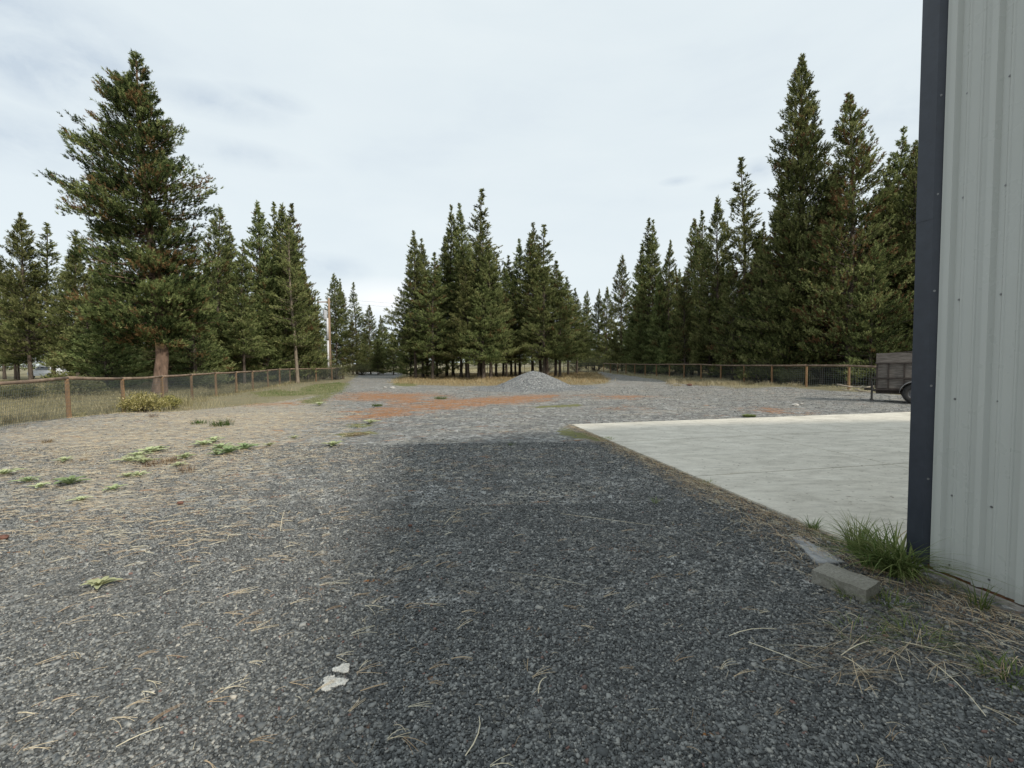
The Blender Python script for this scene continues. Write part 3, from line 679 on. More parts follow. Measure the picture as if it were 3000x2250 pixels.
bx, by = G(432, 1210); bush(bx - .1, by, 0.72, 0.62, 5200, YEL, 0.55, 'low yellow leaved bush in front of the left wire fence', 'yellow_bush', 'bush', leaf=0.032, ts=.3, sx=1.15)
bx, by = G(495, 1197); bush(bx, by, 0.5, 0.52, 2000, YEL, 0.42, 'smaller greener bush joined to the right side of the yellow bush', 'yellow_bush', 'bush', leaf=0.032, ts=.3)
for (px, D, r, h, lab) in ((325, 34, 1.5, 1.7, 'olive shrub behind the fence left of the big pine'), (60, 24, 1.2, .7, 'low grey shrub behind the fence at far left'), (230, 25, 1.4, .9, 'grey green shrub behind the third fence panel from the left'),
                           (615, 33, 1.6, 1.2, 'sage shrub behind the fence right of the big pine'), (980, 50, 1.5, 1.5, 'shrub beside the foot of the utility pole'), (945, 50.5, 1.3, 1.2, 'low shrub left of the utility pole'), (1060, 66, 2.2, 1.6, 'shrub on the far side of the drive bend'), (870, 60, 2, 1.5, 'shrub deep among the left pines'),
                           (2225, 33.5, 1.6, 1.5, 'sage shrub behind the middle of the right fence'), (2330, 31, 1.2, 1.0, 'small sage shrub behind the right fence near the tall spire'), (1745, 74, 3, 2.3, 'tan shrub behind the far gate'), (1690, 76, 2.5, 1.8, 'shrub left of the far gate'), (1800, 76, 2.6, 2.6, 'tall tan shrub at the far end of the right fence'), (1600, 78, 3, 2.2, 'shrub beyond the field behind the gravel heap')):
    X = (px - 1500) / FPX * D; bush(X, D, r, h, 3800, SAGE, 0.5, lab, 'shrub', 'shrub', 'olive shrubs round the yard', leaf=0.045)

# ------------------------------------------------------------------ conifers
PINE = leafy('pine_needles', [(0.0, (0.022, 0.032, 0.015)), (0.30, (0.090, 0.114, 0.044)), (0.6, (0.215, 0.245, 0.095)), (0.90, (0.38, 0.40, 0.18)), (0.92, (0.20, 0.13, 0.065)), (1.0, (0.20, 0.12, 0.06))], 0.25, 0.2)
def conifer(seed, H, hb, prof, nb, shoots_m, nper, nlen, nwid, slen, e_lo, e_hi, curl, tr, brown=0.003, wob=0.15, upn=1.25, lat=0.38, dead=10, trunk_path=None, up_bias=1.0, tint=0.5, rise=0.0, gaps=False):
    g = np.random.default_rng(seed)
    ph = g.uniform(0, 6, 4)
    def tp(z):
        if trunk_path is not None: return np.array(trunk_path(z))
        return np.array([wob * math.sin(z * 0.35 + ph[0]) * z / H, wob * math.sin(z * 0.28 + ph[1]) * z / H])
    SP, SD, SL, ST = [], [], [], []
    wood = MB()
    zs = np.linspace(-0.3, H * 0.985, 16)
    rad = [tr * (1 - max(z, 0) / H) ** 0.85 + 0.012 + (0.35 * tr * math.exp(-max(z, 0) * 2.0)) for z in zs]
    wood.tube([(tp(max(z, 0))[0], tp(max(z, 0))[1], z) for z in zs], rad, 9, False)
    us = np.sort(g.random(nb))
    for u in us:
        u = u ** up_bias
        h = hb + (H - hb) * u * 0.985
        az = g.random() * 2 * PI
        L = prof(u, az)
        if rise:
            for _ in range(3): L = prof(min(1.0, u + rise * L / (H - hb)), az)
        if gaps and mnoise.noise(Vector((math.cos(az) * 1.1, math.sin(az) * 1.1, h * .55 + 3))) < (-0.27 if h > 8 else -0.6): continue
        L *= g.uniform(0.68, 1.10) * (1 - 0.45 * max(0, (u - .88) / .12))
        if L < 0.06: L = 0.06
        el = R(e_lo + (e_hi - e_lo) * u ** 1.2 + 14 * max(0, (u - .8) / .2) + g.normal(0, 6)); cu = curl * g.uniform(.5, 1.4)
        dh = np.array([math.cos(az), math.sin(az), 0.0]); sd = np.array([-dh[1], dh[0], 0.0])
        b0 = np.array([*tp(h), h])
        def bp(s): return b0 + dh * (L * s * math.cos(el)) + np.array([0, 0, L * (math.sin(el) * s + cu * s * s)])
        wr = 0.010 + 0.012 * L
        wood.tube([bp(0), bp(.4), bp(.75), bp(1)], [wr, wr * .7, wr * .45, wr * .15], 3, False)
        ns = max(2, int(L * shoots_m * g.uniform(.75, 1.25)))
        s = 0.18 + 0.82 * g.random(ns) ** 0.62
        base = b0[None] + dh[None] * (L * s * math.cos(el))[:, None] + np.array([0, 0, 1.0])[None] * (L * (math.sin(el) * s + cu * s * s))[:, None]
        ls = g.uniform(-1, 1, ns); wlat = lat * L * np.clip(1.10 - s, 0.07, 0.8)
        base = base + sd[None] * (ls * wlat)[:, None] + g.normal(0, 0.025 + 0.03 * L, (ns, 3))
        d = dh[None] * (0.55 + 0.3 * s)[:, None] + sd[None] * (ls * 0.55)[:, None] + np.array([0, 0, 1.0])[None] * (upn * g.uniform(.5, 1.3, ns))[:, None] + g.normal(0, 0.22, (ns, 3))
        d /= np.linalg.norm(d, axis=1)[:, None]
        br = g.random() < brown * 3
        SP.append(base); SD.append(d); SL.append(slen * g.uniform(.6, 1.3, ns) * min(1.0, .55 + L * .6)); 
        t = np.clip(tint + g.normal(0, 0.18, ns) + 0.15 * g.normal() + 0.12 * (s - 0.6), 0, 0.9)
        t = np.where(g.random(ns) < (0.55 if br else brown), 0.97, t); ST.append(t)
    # leader
    nl = 12; q = g.random(nl); SP.append(np.stack([np.full(nl, tp(H)[0]), np.full(nl, tp(H)[1]), H * 0.985 - q * 1.3], 1) + g.normal(0, .02, (nl, 3)))
    SD.append(np.array([0, 0, 1.0])[None] + g.normal(0, .18, (nl, 3))); SL.append(np.full(nl, slen)); ST.append(np.full(nl, .6))
    for k in range(dead):                     # bare dead twigs under the crown
        h = g.uniform(max(0.8, hb * 0.35), hb + 1.5); az = g.random() * 2 * PI; L = prof(0.05, az) * g.uniform(.3, .8)
        b0 = Vector((*tp(h), h)); d = Vector((math.cos(az), math.sin(az), g.uniform(-.3, .15)))
        e = b0 + d * L; wood.tube([b0, b0 + d * L * .5 + Vector((0, 0, -.05)), e], [.016, .009, .003], 3, False)
        for j in range(2):
            f0 = b0 + d * L * g.uniform(.4, .9); wood.tube([f0, f0 + Vector(g.normal(0, .25, 3)) * L * .5], [.006, .002], 3, False)
    SP = np.concatenate(SP); SD = np.concatenate(SD); SL = np.concatenate(SL); ST = np.concatenate(ST)
    SD /= np.linalg.norm(SD, axis=1)[:, None]
    n = len(SP); q = np.repeat(np.arange(n), nper); N_ = len(q)
    t = g.random(N_); rd = g.normal(0, 1, (N_, 3)); rd -= (rd * SD[q]).sum(1)[:, None] * SD[q]; rd /= np.linalg.norm(rd, axis=1)[:, None] + 1e-9
    nd = SD[q] * (0.55 + 0.6 * t)[:, None] + rd * 0.75; nd /= np.linalg.norm(nd, axis=1)[:, None]
    b = SP[q] + SD[q] * (SL[q] * t)[:, None]
    pw = np.cross(nd, g.normal(0, 1, (N_, 3))); pw /= np.linalg.norm(pw, axis=1)[:, None] + 1e-9
    ln = nlen * g.uniform(.7, 1.25, N_)[:, None]; wd = nwid * g.uniform(.7, 1.3, N_)[:, None]
    vs = np.stack([b - pw * wd * .5, b + pw * wd * .5, b + nd * ln], 1).reshape(-1, 3)
    f = np.arange(N_)[:, None] * 3 + [0, 1, 2]
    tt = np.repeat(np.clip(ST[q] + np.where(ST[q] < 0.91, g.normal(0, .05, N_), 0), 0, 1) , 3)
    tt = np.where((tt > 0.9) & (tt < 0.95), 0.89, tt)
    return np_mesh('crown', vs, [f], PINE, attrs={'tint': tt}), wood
def wood_mesh(wood, mat):
    me = bpy.data.meshes.new('trunk'); me.from_pydata(wood.v, [], wood.f); me.update(); me.materials.append(mat)
    me.polygons.foreach_set('use_smooth', [True] * len(me.polygons)); return me
def prof_cone(Rm, p=0.8, low=0.75, seed=0):
    gg = np.random.default_rng(seed); a1, a2, z1 = gg.uniform(0, 6, 3)
    def f(u, az):
        base = Rm * (1 - u) ** p * (low + (1 - low) * min(1, u / 0.2)) + 0.04
        return base * (1 + 0.16 * math.sin(2 * az + a1 + 5 * u) + 0.13 * math.sin(9 * u + z1 + az))
    return f
PROTO = {}
def proto(key, mat=None, **kw):
    c, wd = conifer(**kw); PROTO[key] = (c, wood_mesh(wd, mat or BARKD), kw['H'])
common = dict(nper=13, nlen=0.14, nwid=0.050, slen=0.27)
proto('A', seed=11, H=20, hb=3.7, prof=prof_cone(3.1, .98, .85, 1), nb=330, shoots_m=15, e_lo=-10, e_hi=48, curl=.26, tr=.15, **common)
proto('B', seed=12, H=19, hb=3.4, prof=prof_cone(3.6, .88, .85, 2), nb=330, shoots_m=14, e_lo=-8, e_hi=45, curl=.28, tr=.17, **common)
proto('C', seed=13, H=20, hb=3.5, prof=prof_cone(2.2, .85, .75, 3), nb=230, shoots_m=12, e_lo=-5, e_hi=50, curl=.40, tr=.13, **common)
proto('D', seed=14, H=20, hb=3.8, prof=prof_cone(2.8, .92, .85, 4), nb=300, shoots_m=15, e_lo=-8, e_hi=50, curl=.3, tr=.14, brown=.015, **common)
proto('E', seed=15, H=9, hb=0.3, prof=prof_cone(2.4, .85, .9, 5), nb=220, shoots_m=15, e_lo=0, e_hi=45, curl=.25, tr=.09, dead=2, tint=.56, **common)
proto('F', seed=16, H=20, hb=1.6, prof=prof_cone(3.5, .74, .85, 6), nb=380, shoots_m=14, e_lo=-12, e_hi=42, curl=.32, tr=.2, brown=.08, dead=16, **common)
proto('G', seed=17, H=24, hb=1.2, prof=prof_cone(4.6, .82, .88, 7), nb=600, shoots_m=14, e_lo=-10, e_hi=50, curl=.24, tr=.26, brown=.01, tint=.45, **common)
proto('H', seed=18, H=20, hb=3.2, prof=prof_cone(2.9, .88, .8, 8), nb=300, shoots_m=14, e_lo=-8, e_hi=46, curl=.3, tr=.15, brown=.03, dead=18, **common)
proto('I', seed=19, H=18, hb=0.6, prof=prof_cone(3.3, .80, .95, 9), nb=330, shoots_m=14, e_lo=-10, e_hi=45, curl=.26, tr=.16, brown=.01, dead=4, **common)
proto('K', mat=mottled('pale_bark', (0.13, 0.105, 0.08), (0.30, 0.25, 0.19), 9, 0.95, 0.8, 0.02, (1, 1, 0.25)), seed=21, H=16, hb=3.6, prof=prof_cone(1.9, .6, .7, 8), nb=170, shoots_m=12, e_lo=-8, e_hi=46, curl=.3, tr=.14, dead=14, **common)
proto('J', seed=20, H=18, hb=0.8, prof=prof_cone(3.6, .85, .95, 10), nb=340, shoots_m=13, e_lo=-12, e_hi=48, curl=.28, tr=.17, brown=.02, dead=4, tint=.44, **common)
def place_tree(key, X, D, H, wid, name, label, group=None, rz=None):
    cr, tk, Hp = PROTO[key]; s = H / Hp
    e = empty(name, (X, D, g1(X, D) - 0.02), rng.uniform(0, 6.28) if rz is None else rz, label=label, cat='tree', group=group)
    w_ = (wid * (0.75 * s + 0.25) if s < 1 else wid * s) * 1.1
    e.scale = (w_, w_, s); e.rotation_euler = (rng.normal(0, .014), rng.normal(0, .014), e.rotation_euler[2])
    link('trunk', tk, e); link('crown', cr, e); return e
def tree_at(key, px, top, D, wid, label, group=None, name='lodgepole_pine', basepx=None):
    X, Z = at_depth(px, top, D)
    if basepx is not None: X = (basepx - 1500) / FPX * D
    place_tree(key, X, D, Z, wid, name, label, group)

# the big old pine at left
PXM = 26.0 / FPX
sil = [(150, 393, 415), (190, 362, 455), (235, 372, 470), (267, 300, 470), (300, 300, 478), (335, 255, 500), (353, 242, 530), (390, 262, 540), (420, 240, 590), (455, 232, 597), (480, 190, 590), (505, 145, 610), (530, 158, 655), (560, 180, 640), (600, 190, 590),
       (640, 195, 570), (680, 215, 590), (740, 215, 640), (800, 210, 665), (860, 215, 650), (920, 230, 600), (970, 260, 560), (1010, 330, 540)]
X0b = (466 - 1500) / FPX * 26.0
BS = []
for (y_, l_, r_q) in sil:
    xl, z_ = at_depth(l_, y_, 26.0); xr, z2_ = at_depth(r_q, y_, 26.0); BS.append(((z_ + z2_) / 2, xl - X0b, xr - X0b))
BS = np.array(BS[::-1])
BP = np.array([(at_depth(x_, y_, 26.0)[1], at_depth(x_, y_, 26.0)[0] - X0b) for y_, x_ in zip([1160, 1030, 900, 700, 500, 300, 150], [466, 470, 452, 436, 424, 415, 405])])
def big_path(z):
    return (float(np.interp(z, BP[:, 0], BP[:, 1])), 0.25 * math.sin(z * .3))
HB = float(BP[-1, 0]); hb = 2.9
def big_prof(u, az):
    z = hb + (HB - hb) * u * .985
    l = np.interp(z, BS[:, 0], BS[:, 1]); r = np.interp(z, BS[:, 0], BS[:, 2])
    cx = big_path(z)[0]; rl = max(cx - l, .1); rr = max(r - cx, .1)
    c = math.cos(az); f = (rl + rr) / 2 * 0.82
    L = f + (rr - f) * max(c, 0) + (rl - f) * max(-c, 0)
    return max(0.2, (L * .90 - .18) * (0.86 + 0.2 * math.sin(z * 2.3 + az * 2)))
cr, wd = conifer(seed=77, H=HB, hb=hb, prof=big_prof, nb=600, shoots_m=25, nper=14, nlen=0.13, nwid=0.036, slen=0.23, e_lo=-16, e_hi=24, curl=.24, tr=.33, brown=.045, gaps=True, upn=1.0, lat=.45, dead=26, trunk_path=big_path, up_bias=1.0, tint=.28, rise=.35)
m, nt = new_mat('old_pine_bark'); N = NT(nt); v = N.obj((1, 1, 0.3))
f = N.noise(v, 6, 6, 0.65); base = N.ramp(f, [(0.3, (0.07, 0.05, 0.04)), (0.55, (0.17, 0.115, 0.085)), (0.75, (0.28, 0.20, 0.15))])
g_ = N.n('ShaderNodeTexCoord'); sx = N.n('ShaderNodeSeparateXYZ'); N.l(g_.outputs['Object'], sx.inputs[0])
zb = N.math('SUBTRACT', 1.0, N.math('ABSOLUTE', N.math('DIVIDE', N.math('SUBTRACT', sx.outputs[2], 3.2), 1.1)), clamp=True)
yb = N.math('MULTIPLY', N.math('LESS_THAN', sx.outputs[1], 0.05), N.math('GREATER_THAN', sx.outputs[0], -0.28))
scar = N.ramp(N.math('MULTIPLY', N.math('MULTIPLY', zb, yb), N.noise(v, 5, 3, .6)), [(0.22, 0.0), (0.34, 1.0)])
base = N.mix(scar, base, (0.52, 0.36, 0.19))
N.principled(base, 0.95, N.bump(N.noise(v, 22, 5, .7), 0.9, .03), 0, .1)
D0 = 26.0; X0 = (466 - 1500) / FPX * D0
e = empty('ponderosa_pine', (X0, D0, g1(X0, D0)), label='biggest old pine at left with a pale scar on its thick trunk', cat='tree')
link('trunk', wood_mesh(wd, m), e); link('crown', cr, e)
FN = 'pines standing behind the left fence'
for a in (('B', 61, 621, 44, .9, 'pine at the far left with the taller pointed top'), ('C', 131, 650, 46, 1.25, 'slender pine just right of the far left pine'), ('A', 203, 668, 42, .9, 'pine whose top shows against the left side of the big old pine'),
          ('I', 624, 597, 40, .85, 'pine whose tip rises right of the lower crown of the big old pine'), ('D', 664, 655, 42, .9, 'shorter pine between the big old pine and the four-topped row'),
          ('I', 750, 586, 43, .85, 'first pine of the four-topped row left of the pole, dense pointed top'), ('C', 784, 588, 45, 1.0, 'second, thinner pine of the four-topped row left of the pole'),
          ('I', 818, 590, 44, .85, 'third pine of the four-topped row left of the pole'), ('H', 853, 592, 45, .95, 'rightmost pine of the four-topped row left of the pole'),
          ('J', 893, 774, 47, .55, 'lower pine at the right foot of the four-topped row'), ('D', 700, 700, 38, .9, 'mid height pine in front of the four-topped row'), ('J', 560, 760, 34, .9, 'bushy pine right behind the trunk of the big old pine'),
          ('E', 300, 905, 30, 1.1, 'young bushy pine left of the old pine trunk'), ('E', 245, 900, 36, 1.1, 'young bushy pine right of the white vehicle'), ('J', 780, 800, 42, .8, 'bushy mid row pine before the left fence bend')):
    tree_at(*a[:4], a[4] * 1.13, a[5], FN)
tree_at('K', 866, 640, 41.3, 1.0, 'pine with a bare pale trunk rising from the left fence line', FN, basepx=872)
FP = 'pines on the far side of the drive bend'
for a in (('I', 978, 797, 74, .95, 'tallest pine right behind the utility pole'), ('D', 997, 815, 77, .9, 'pine crowding the right shoulder of the one behind the pole'), ('C', 1039, 825, 74, 1.25, 'open topped pine standing alone right of the pole'),
          ('I', 1081, 890, 72, .9, 'pine stepping down right of the open topped one'), ('J', 1118, 922, 72, .8, 'short pine next to the central clump across the drive'), ('E', 1150, 975, 66, 1.0, 'young pine lowest by the drive bend'), ('E', 1105, 1000, 66, 1.0, 'young pine beside the drive bend, left of the lowest one'), ('J', 1030, 930, 68, .8, 'bushy pine filling the row below the open topped one'), ('E', 1180, 1010, 72, 1.0, 'tiny pine at the edge of the central clump'), ('J', 930, 880, 64, .8, 'bushy pine just left of the utility pole')):
    tree_at(*a[:5], a[5], FP)
# central clump: (trunk px, top px, top y, D, kind, width)
CG = 'pines of the central clump'
clump = [(1206, 1190, 905, 55, 'E', .9), (1217, 1200, 674, 49, 'A', .82), (1231, 1232, 697, 52, 'D', .8), (1241, 1250, 713, 54, 'A', .75), (1252, 1271, 737, 47, 'H', .85), (1262, 1290, 790, 56, 'D', .8), (1271, 1285, 900, 52, 'E', 1.0), (1295, 1310, 690, 54, 'A', .8),
         (1315, 1325, 602, 53, 'A', .8), (1344, 1345, 700, 50, 'D', .9), (1355, 1368, 590, 52, 'A', .85), (1367, 1366, 760, 46.5, 'B', .75), (1383, 1424, 555, 56, 'C', 1.25), (1398, 1395, 690, 49, 'D', .85), (1405, 1420, 657, 47.5, 'A', .85), (1413, 1410, 820, 45, 'B', .7), (1423, 1445, 720, 46, 'B', .72),
         (1432, 1440, 760, 54, 'A', .8), (1442, 1460, 800, 52, 'H', .8), (1462, 1482, 765, 54, 'A', .8), (1474, 1490, 850, 50, 'H', .8), (1480, 1512, 747, 58, 'D', .85), (1497, 1520, 820, 53, 'A', .75), (1502, 1540, 697, 55, 'A', .8),
         (1553, 1562, 677, 53, 'D', .9), (1575, 1589, 650, 55, 'A', .85), (1594, 1590, 780, 49, 'B', .72), (1581, 1621, 660, 56, 'C', 1.25), (1615, 1640, 760, 52, 'H', .9), (1630, 1650, 800, 50, 'H', .85), (1660, 1668, 810, 57, 'A', .8), (1689, 1690, 842, 60, 'A', .8)]
clab = ['short young pine at the left edge of the central clump', 'pine with a leaning pale trunk at the left of the central clump', 'pine just right of the clump’s leaning pale trunk', 'third pine in from the left of the central clump, pointed top',
        'pine with a thick reddish trunk at the left of the central clump', 'dim pine behind the reddish trunk', 'young low pine right of the reddish trunk', 'pine left of the first tall spire of the clump',
        'first tall spire of the central clump, from the left', 'pine filling the clump between its first two spires', 'second tall spire of the central clump, blunt topped', 'front pine at the middle of the clump with low branches',
        'tallest pine of the central clump, thin open spire on the right', 'pine behind the low branches at the middle of the clump', 'front pine with a pointed top below the tallest spire', 'lowest front pine of the clump, bushy', 'bushy front pine right of the lowest one',
        'dim pine behind the bushy front pair', 'pine with bare lower trunk right of the bushy front pair', 'pine at the notch right of the tallest spire', 'pine with bare trunk at the notch left of the heap', 'pine at the left shoulder of the clump’s right part', 'narrow pine at the saddle left of the heap', 'left spire of the clump’s right part',
        'pine directly behind the gravel heap', 'middle tallest spire of the clump’s right part', 'front bushy pine right behind the top of the gravel heap', 'right thin spire of the clump’s right part', 'pine with bare trunk right of the gravel heap', 'rightmost bare trunked pine of the clump', 'sloping shoulder pine at the right of the clump', 'low pine ending the clump on the right']
for (bpx, tpx, ty, D, k, wd_), lab in zip(clump, clab):
    X, Z = at_depth(bpx * .55 + tpx * .45, ty, D); wd_ *= 1.22
    s = Z / PROTO[k][2]
    place_tree(k, X, D, Z, wd_ / (0.75 * s + 0.25 if s < 1 else s) * (0.6 + 0.4 * s), 'lodgepole_pine', lab.replace('’', "'"), CG)
RG = 'pines standing behind the right fence'
for a in (('I', 1716, 850, 98, .9, 'distant pine just left of the far gate'), ('J', 1754, 845, 92, .85, 'left one of the pines beyond the far gate'), ('I', 1777, 838, 90, .9, 'right one of the pines beyond the far gate'),
          ('I', 1822, 743, 72, .85, 'first pine of the right hand row, beyond the gate post'), ('D', 1867, 712, 66, .95, 'second pine of the right hand row'), ('C', 1897, 640, 62, 1.25, 'left one of the twin spires in the right row'), ('D', 1914, 640, 61, .95, 'right one of the twin spires in the right row'),
          ('J', 1962, 705, 57, .8, 'rounded pine right of the twin spires'), ('F', 2030, 640, 52, .8, 'pine with a broken open top right of the twin spires'), ('H', 2053, 616, 50, .85, 'dark forked topped pine in the right row'), ('I', 2102, 568, 45, .85, 'pointed pine left of the thin tall spire'),
          ('C', 2186, 458, 41, 1.35, 'thin see-through spire standing alone above the right row'), ('J', 2150, 760, 38, .8, 'bushy pine below the thin spire'), ('H', 2236, 645, 37, .8, 'pine tucked left of the tallest tree'), ('D', 2268, 530, 39, .95, 'pine against the left side of the tallest tree'),
          ('G', 2360, 143, 33, .92, 'tallest tree at right, a dense dark spire'), ('F', 2509, 243, 29, .95, 'second tallest tree at right with browning needles in its crown'), ('D', 2604, 455, 31, .9, 'pine close right of the browning tree'), ('G', 2672, 412, 29, .85, 'pine half hidden by the building corner'),
          ('F', 2420, 560, 31, .8, 'browning pine between the two tallest trees'), ('J', 2300, 760, 33.5, .75, 'low bushy pine before the tallest tree'), ('J', 2560, 700, 27, .75, 'low bushy pine above the trailer'), ('J', 2010, 800, 47, .8, 'bushy pine at the middle of the right fence'), ('I', 1935, 790, 57, .8, 'front pine at the far part of the right fence')):
    tree_at(*a[:5], a[5], RG)
# trees that only show as a dark mass between and behind those
envL = ([-100, 0, 150, 250, 600, 700, 860, 930], [700, 700, 740, 640, 700, 700, 690, 860])
envR = ([1800, 1900, 2000, 2100, 2250, 2400, 2550, 2800], [820, 740, 740, 690, 640, 430, 520, 520])
for k in range(30):
    px = rng.uniform(-160, 900); D = rng.uniform(46, 72); top = np.interp(px, *envL) + rng.uniform(15, 170)
    if 70 < px < 215 and D < 68: px = 230 + rng.uniform(0, 60)
    X, Z = at_depth(px, top, D)
    place_tree('IJIJ'[k % 4] if px > 230 else 'AB'[k % 2], X, D, max(Z, 6), .95, 'lodgepole_pine', 'dim pine deep in the crowded stand behind the left fence', 'dim pines deep behind the left fence')
for k in range(52):
    px = rng.uniform(1830, 2850); fdm = 20.5 / ((px - 1500) / FPX + .1065); D = fdm + rng.uniform(5, 26); top = np.interp(px, *envR) + rng.uniform(20, 230)
    X, Z = at_depth(px, top, D)
    place_tree('IJDJG'[k % 5], X, D, max(Z, 6), .9, 'lodgepole_pine', 'dim pine deep in the dark stand behind the right fence', 'dim pines deep behind the right fence')
for k in range(16):
    px = rng.uniform(250, 880); D = rng.uniform(34, 56); X = (px - 1500) / FPX * D
    X = min(X, -13.8 - .2175 * (D - 14.3) - 2.2)
    place_tree('E', X, D, rng.uniform(3.5, 7), 1.2, 'young_pine', 'young bushy pine filling in under the stand behind the left fence', 'young pines under the left stand')
for k in range(7):
    D = rng.uniform(27, 42); X = rng.uniform(25, 44)
    place_tree('IJD'[k % 3], X, D, rng.uniform(12, 18), 1.0, 'lodgepole_pine', 'dim pine deep in the dark stand behind the right fence', 'dim pines deep behind the right fence')
for k in range(16):
    px = rng.uniform(1840, 2640); fdm = 20.5 / ((px - 1500) / FPX + .1065); D = fdm + rng.uniform(4, 14); X = (px - 1500) / FPX * D
    place_tree('E', X, D, rng.uniform(3.5, 7), 1.2, 'young_pine', 'young bushy pine filling in under the stand behind the right fence', 'young pines under the right stand')
# far-off wood, one mass
V_, F_, T_ = [], [], []; o = 0
g = np.random.default_rng(5)
low, _w = conifer(seed=41, H=15, hb=1.0, prof=prof_cone(2.8, .8, .8, 9), nb=150, shoots_m=4, nper=7, nlen=.42, nwid=.12, slen=.45, e_lo=-5, e_hi=45, curl=.25, tr=.15, dead=0)
nv = len(low.vertices); co = np.zeros(nv * 3, dtype=np.float32); low.vertices.foreach_get('co', co); co = co.reshape(-1, 3)
ti = np.zeros(nv, dtype=np.float32); low.attributes['tint'].data.foreach_get('value', ti)
for k in range(260):
    a = g.uniform(-1.0, 1.05); d = g.uniform(100, 170); x, y = d * math.sin(a), d * math.cos(a)
    s = g.uniform(.5, .85) * min(1, d / 140); r = g.uniform(0, 6); c_, s2 = math.cos(r) * s * 1.3, math.sin(r) * s * 1.3
    q = np.stack([co[:, 0] * c_ - co[:, 1] * s2 + x, co[:, 0] * s2 + co[:, 1] * c_ + y, co[:, 2] * s], 1)
    V_.append(q); F_.append(np.arange(nv).reshape(-1, 3) + o); T_.append(ti); o += nv
link('distant_wood', np_mesh('distant_wood', np.concatenate(V_), [np.concatenate(F_)], PINE, attrs={'tint': np.concatenate(T_)}), label='far-off dark pine wood along the horizon', cat='wood', kind='stuff')
# ------------------------------------------------------------------ concrete slab
m, nt = new_mat('broomed_concrete'); N = NT(nt)
v = N.pos()
sq = N.n('ShaderNodeMapping'); sq.inputs['Rotation'].default_value = (0, 0, -math.atan2(sr_[1], sr_[0])); sq.inputs['Scale'].default_value = (1.0, 2.2, 1)
N.l(v, sq.inputs[0])
f1 = N.noise(sq.outputs[0], 1.5, 8, .68, .3); f2 = N.noise(v, 0.7, 6, .6); f3 = N.noise(v, 40, 5, .7); sq2 = N.n('ShaderNodeMapping'); sq2.inputs['Rotation'].default_value = (0, 0, -math.atan2(sr_[1], sr_[0])); sq2.inputs['Scale'].default_value = (0.8, 2.0, 1); N.l(v, sq2.inputs[0]); f4 = N.noise(sq2.outputs[0], 5, 8, .78)
col = N.ramp(f1, [(0.34, (0.50, 0.47, 0.40)), (0.5, (0.60, 0.565, 0.485)), (0.66, (0.68, 0.645, 0.56))])
col = N.mix(0.5, col, N.ramp(f2, [(0.3, 0.88), (0.7, 1.1)]), 'MULTIPLY')
col = N.mix(0.5, col, N.ramp(f4, [(0.36, 0.62), (0.50, 1.0), (0.64, 1.12)]), 'MULTIPLY')
col = N.mix(0.3, col, N.ramp(f3, [(0.3, 0.7), (0.7, 1.2)]), 'MULTIPLY')
spk = N.ramp(N.noise(v, 15, 2, .5), [(0.67, 0.0), (0.70, 1.0)])
col = N.mix(N.math('MULTIPLY', spk, .6), col, (0.16, 0.13, 0.10))
N.principled(col, 0.85, N.bump(f3, .4, .004), 0, .3); CONC = m
oj = float((G(2034.5, 1234.3, .05) - SLAB_C) @ sr_); a1 = float((G(2200, 1276.5, .05) - SLAB_C) @ sd_); a2 = float((G(2053, 1394, .05) - SLAB_C) @ sd_)
EL = float((G(2721, 1640, .05) - SLAB_C) @ sd_) + 0.05
rows = [0, a1, a2, a2 + (a2 - a1) * .9]; rows = [r for r in rows if r < EL - .5] + [EL + 0.0]
cols = [0, oj, oj * 2, oj * 3, oj * 4]
slab = MB(); gp = 0.009
for i in range(len(rows) - 1):
    for j in range(len(cols) - 1):
        ux0, ux1 = cols[j] + (gp if j else 0), cols[j + 1] - gp; uy0, uy1 = rows[i] + (gp if i else 0), rows[i + 1] - gp
        c = SLAB_C + sr_ * (ux0 + ux1) / 2 + sd_ * (uy0 + uy1) / 2
        slab.box((c[0], c[1], -0.05), (ux1 - ux0, uy1 - uy0, 0.20), rz=math.atan2(sr_[1], sr_[0]))
slab.build('pavement', CONC, bevel=0.004, label='pale broomed concrete slab with saw-cut joints beside the building', kind='structure')

# ------------------------------------------------------------------ metal building
wdv = np.array([0.190, -0.9818]); wdv /= np.linalg.norm(wdv)
WP = G(2720.8, 1662.7, 0.05)
out = np.array([-wdv[1] * -1, 0]); out = np.array([wdv[1], -wdv[0]])       # outward, to the left
if out[0] > 0: out = -out
WC = WP - wdv * 0.150                                                       # outer corner
def W(s, o, z): 
    q = WC + wdv * s + out * o; return (q[0], q[1], z)
HT, LEN, DEP = 5.8, 14.0, 13.0
bld = empty('metal_building', (WC[0], WC[1], 0), label='metal clad workshop at right with pale ribbed siding and dark corner trim', cat='building')
bld_inv = Matrix.Translation((-WC[0], -WC[1], 0))
def bpart(mb, name, mat, **k):
    mb.v = [tuple(bld_inv @ Vector(p)) for p in mb.v]; return mb.build(name, mat, bld, **k)
m, nt = new_mat('pale_siding'); N = NT(nt); v = N.pos()
c_ = N.mix(N.noise(v, 1.2, 6, .6), (0.44, 0.455, 0.425), (0.49, 0.505, 0.475))
sx = N.n('ShaderNodeSeparateXYZ'); N.l(v, sx.inputs[0])
dirt = N.math('MULTIPLY', N.ramp(sx.outputs[2], [(0.0, .7), (0.22, 0.0)]), N.noise(v, 7, 6, .7))
c_ = N.mix(N.math('MULTIPLY', dirt, .8), c_, (0.20, 0.185, 0.155))
strk = N.ramp(N.noise(N.pos((9, 9, .25)), 3, 5, .6), [(0.5, 0.0), (0.8, 0.10)])
c_ = N.mix(strk, c_, (0.27, 0.285, 0.27))
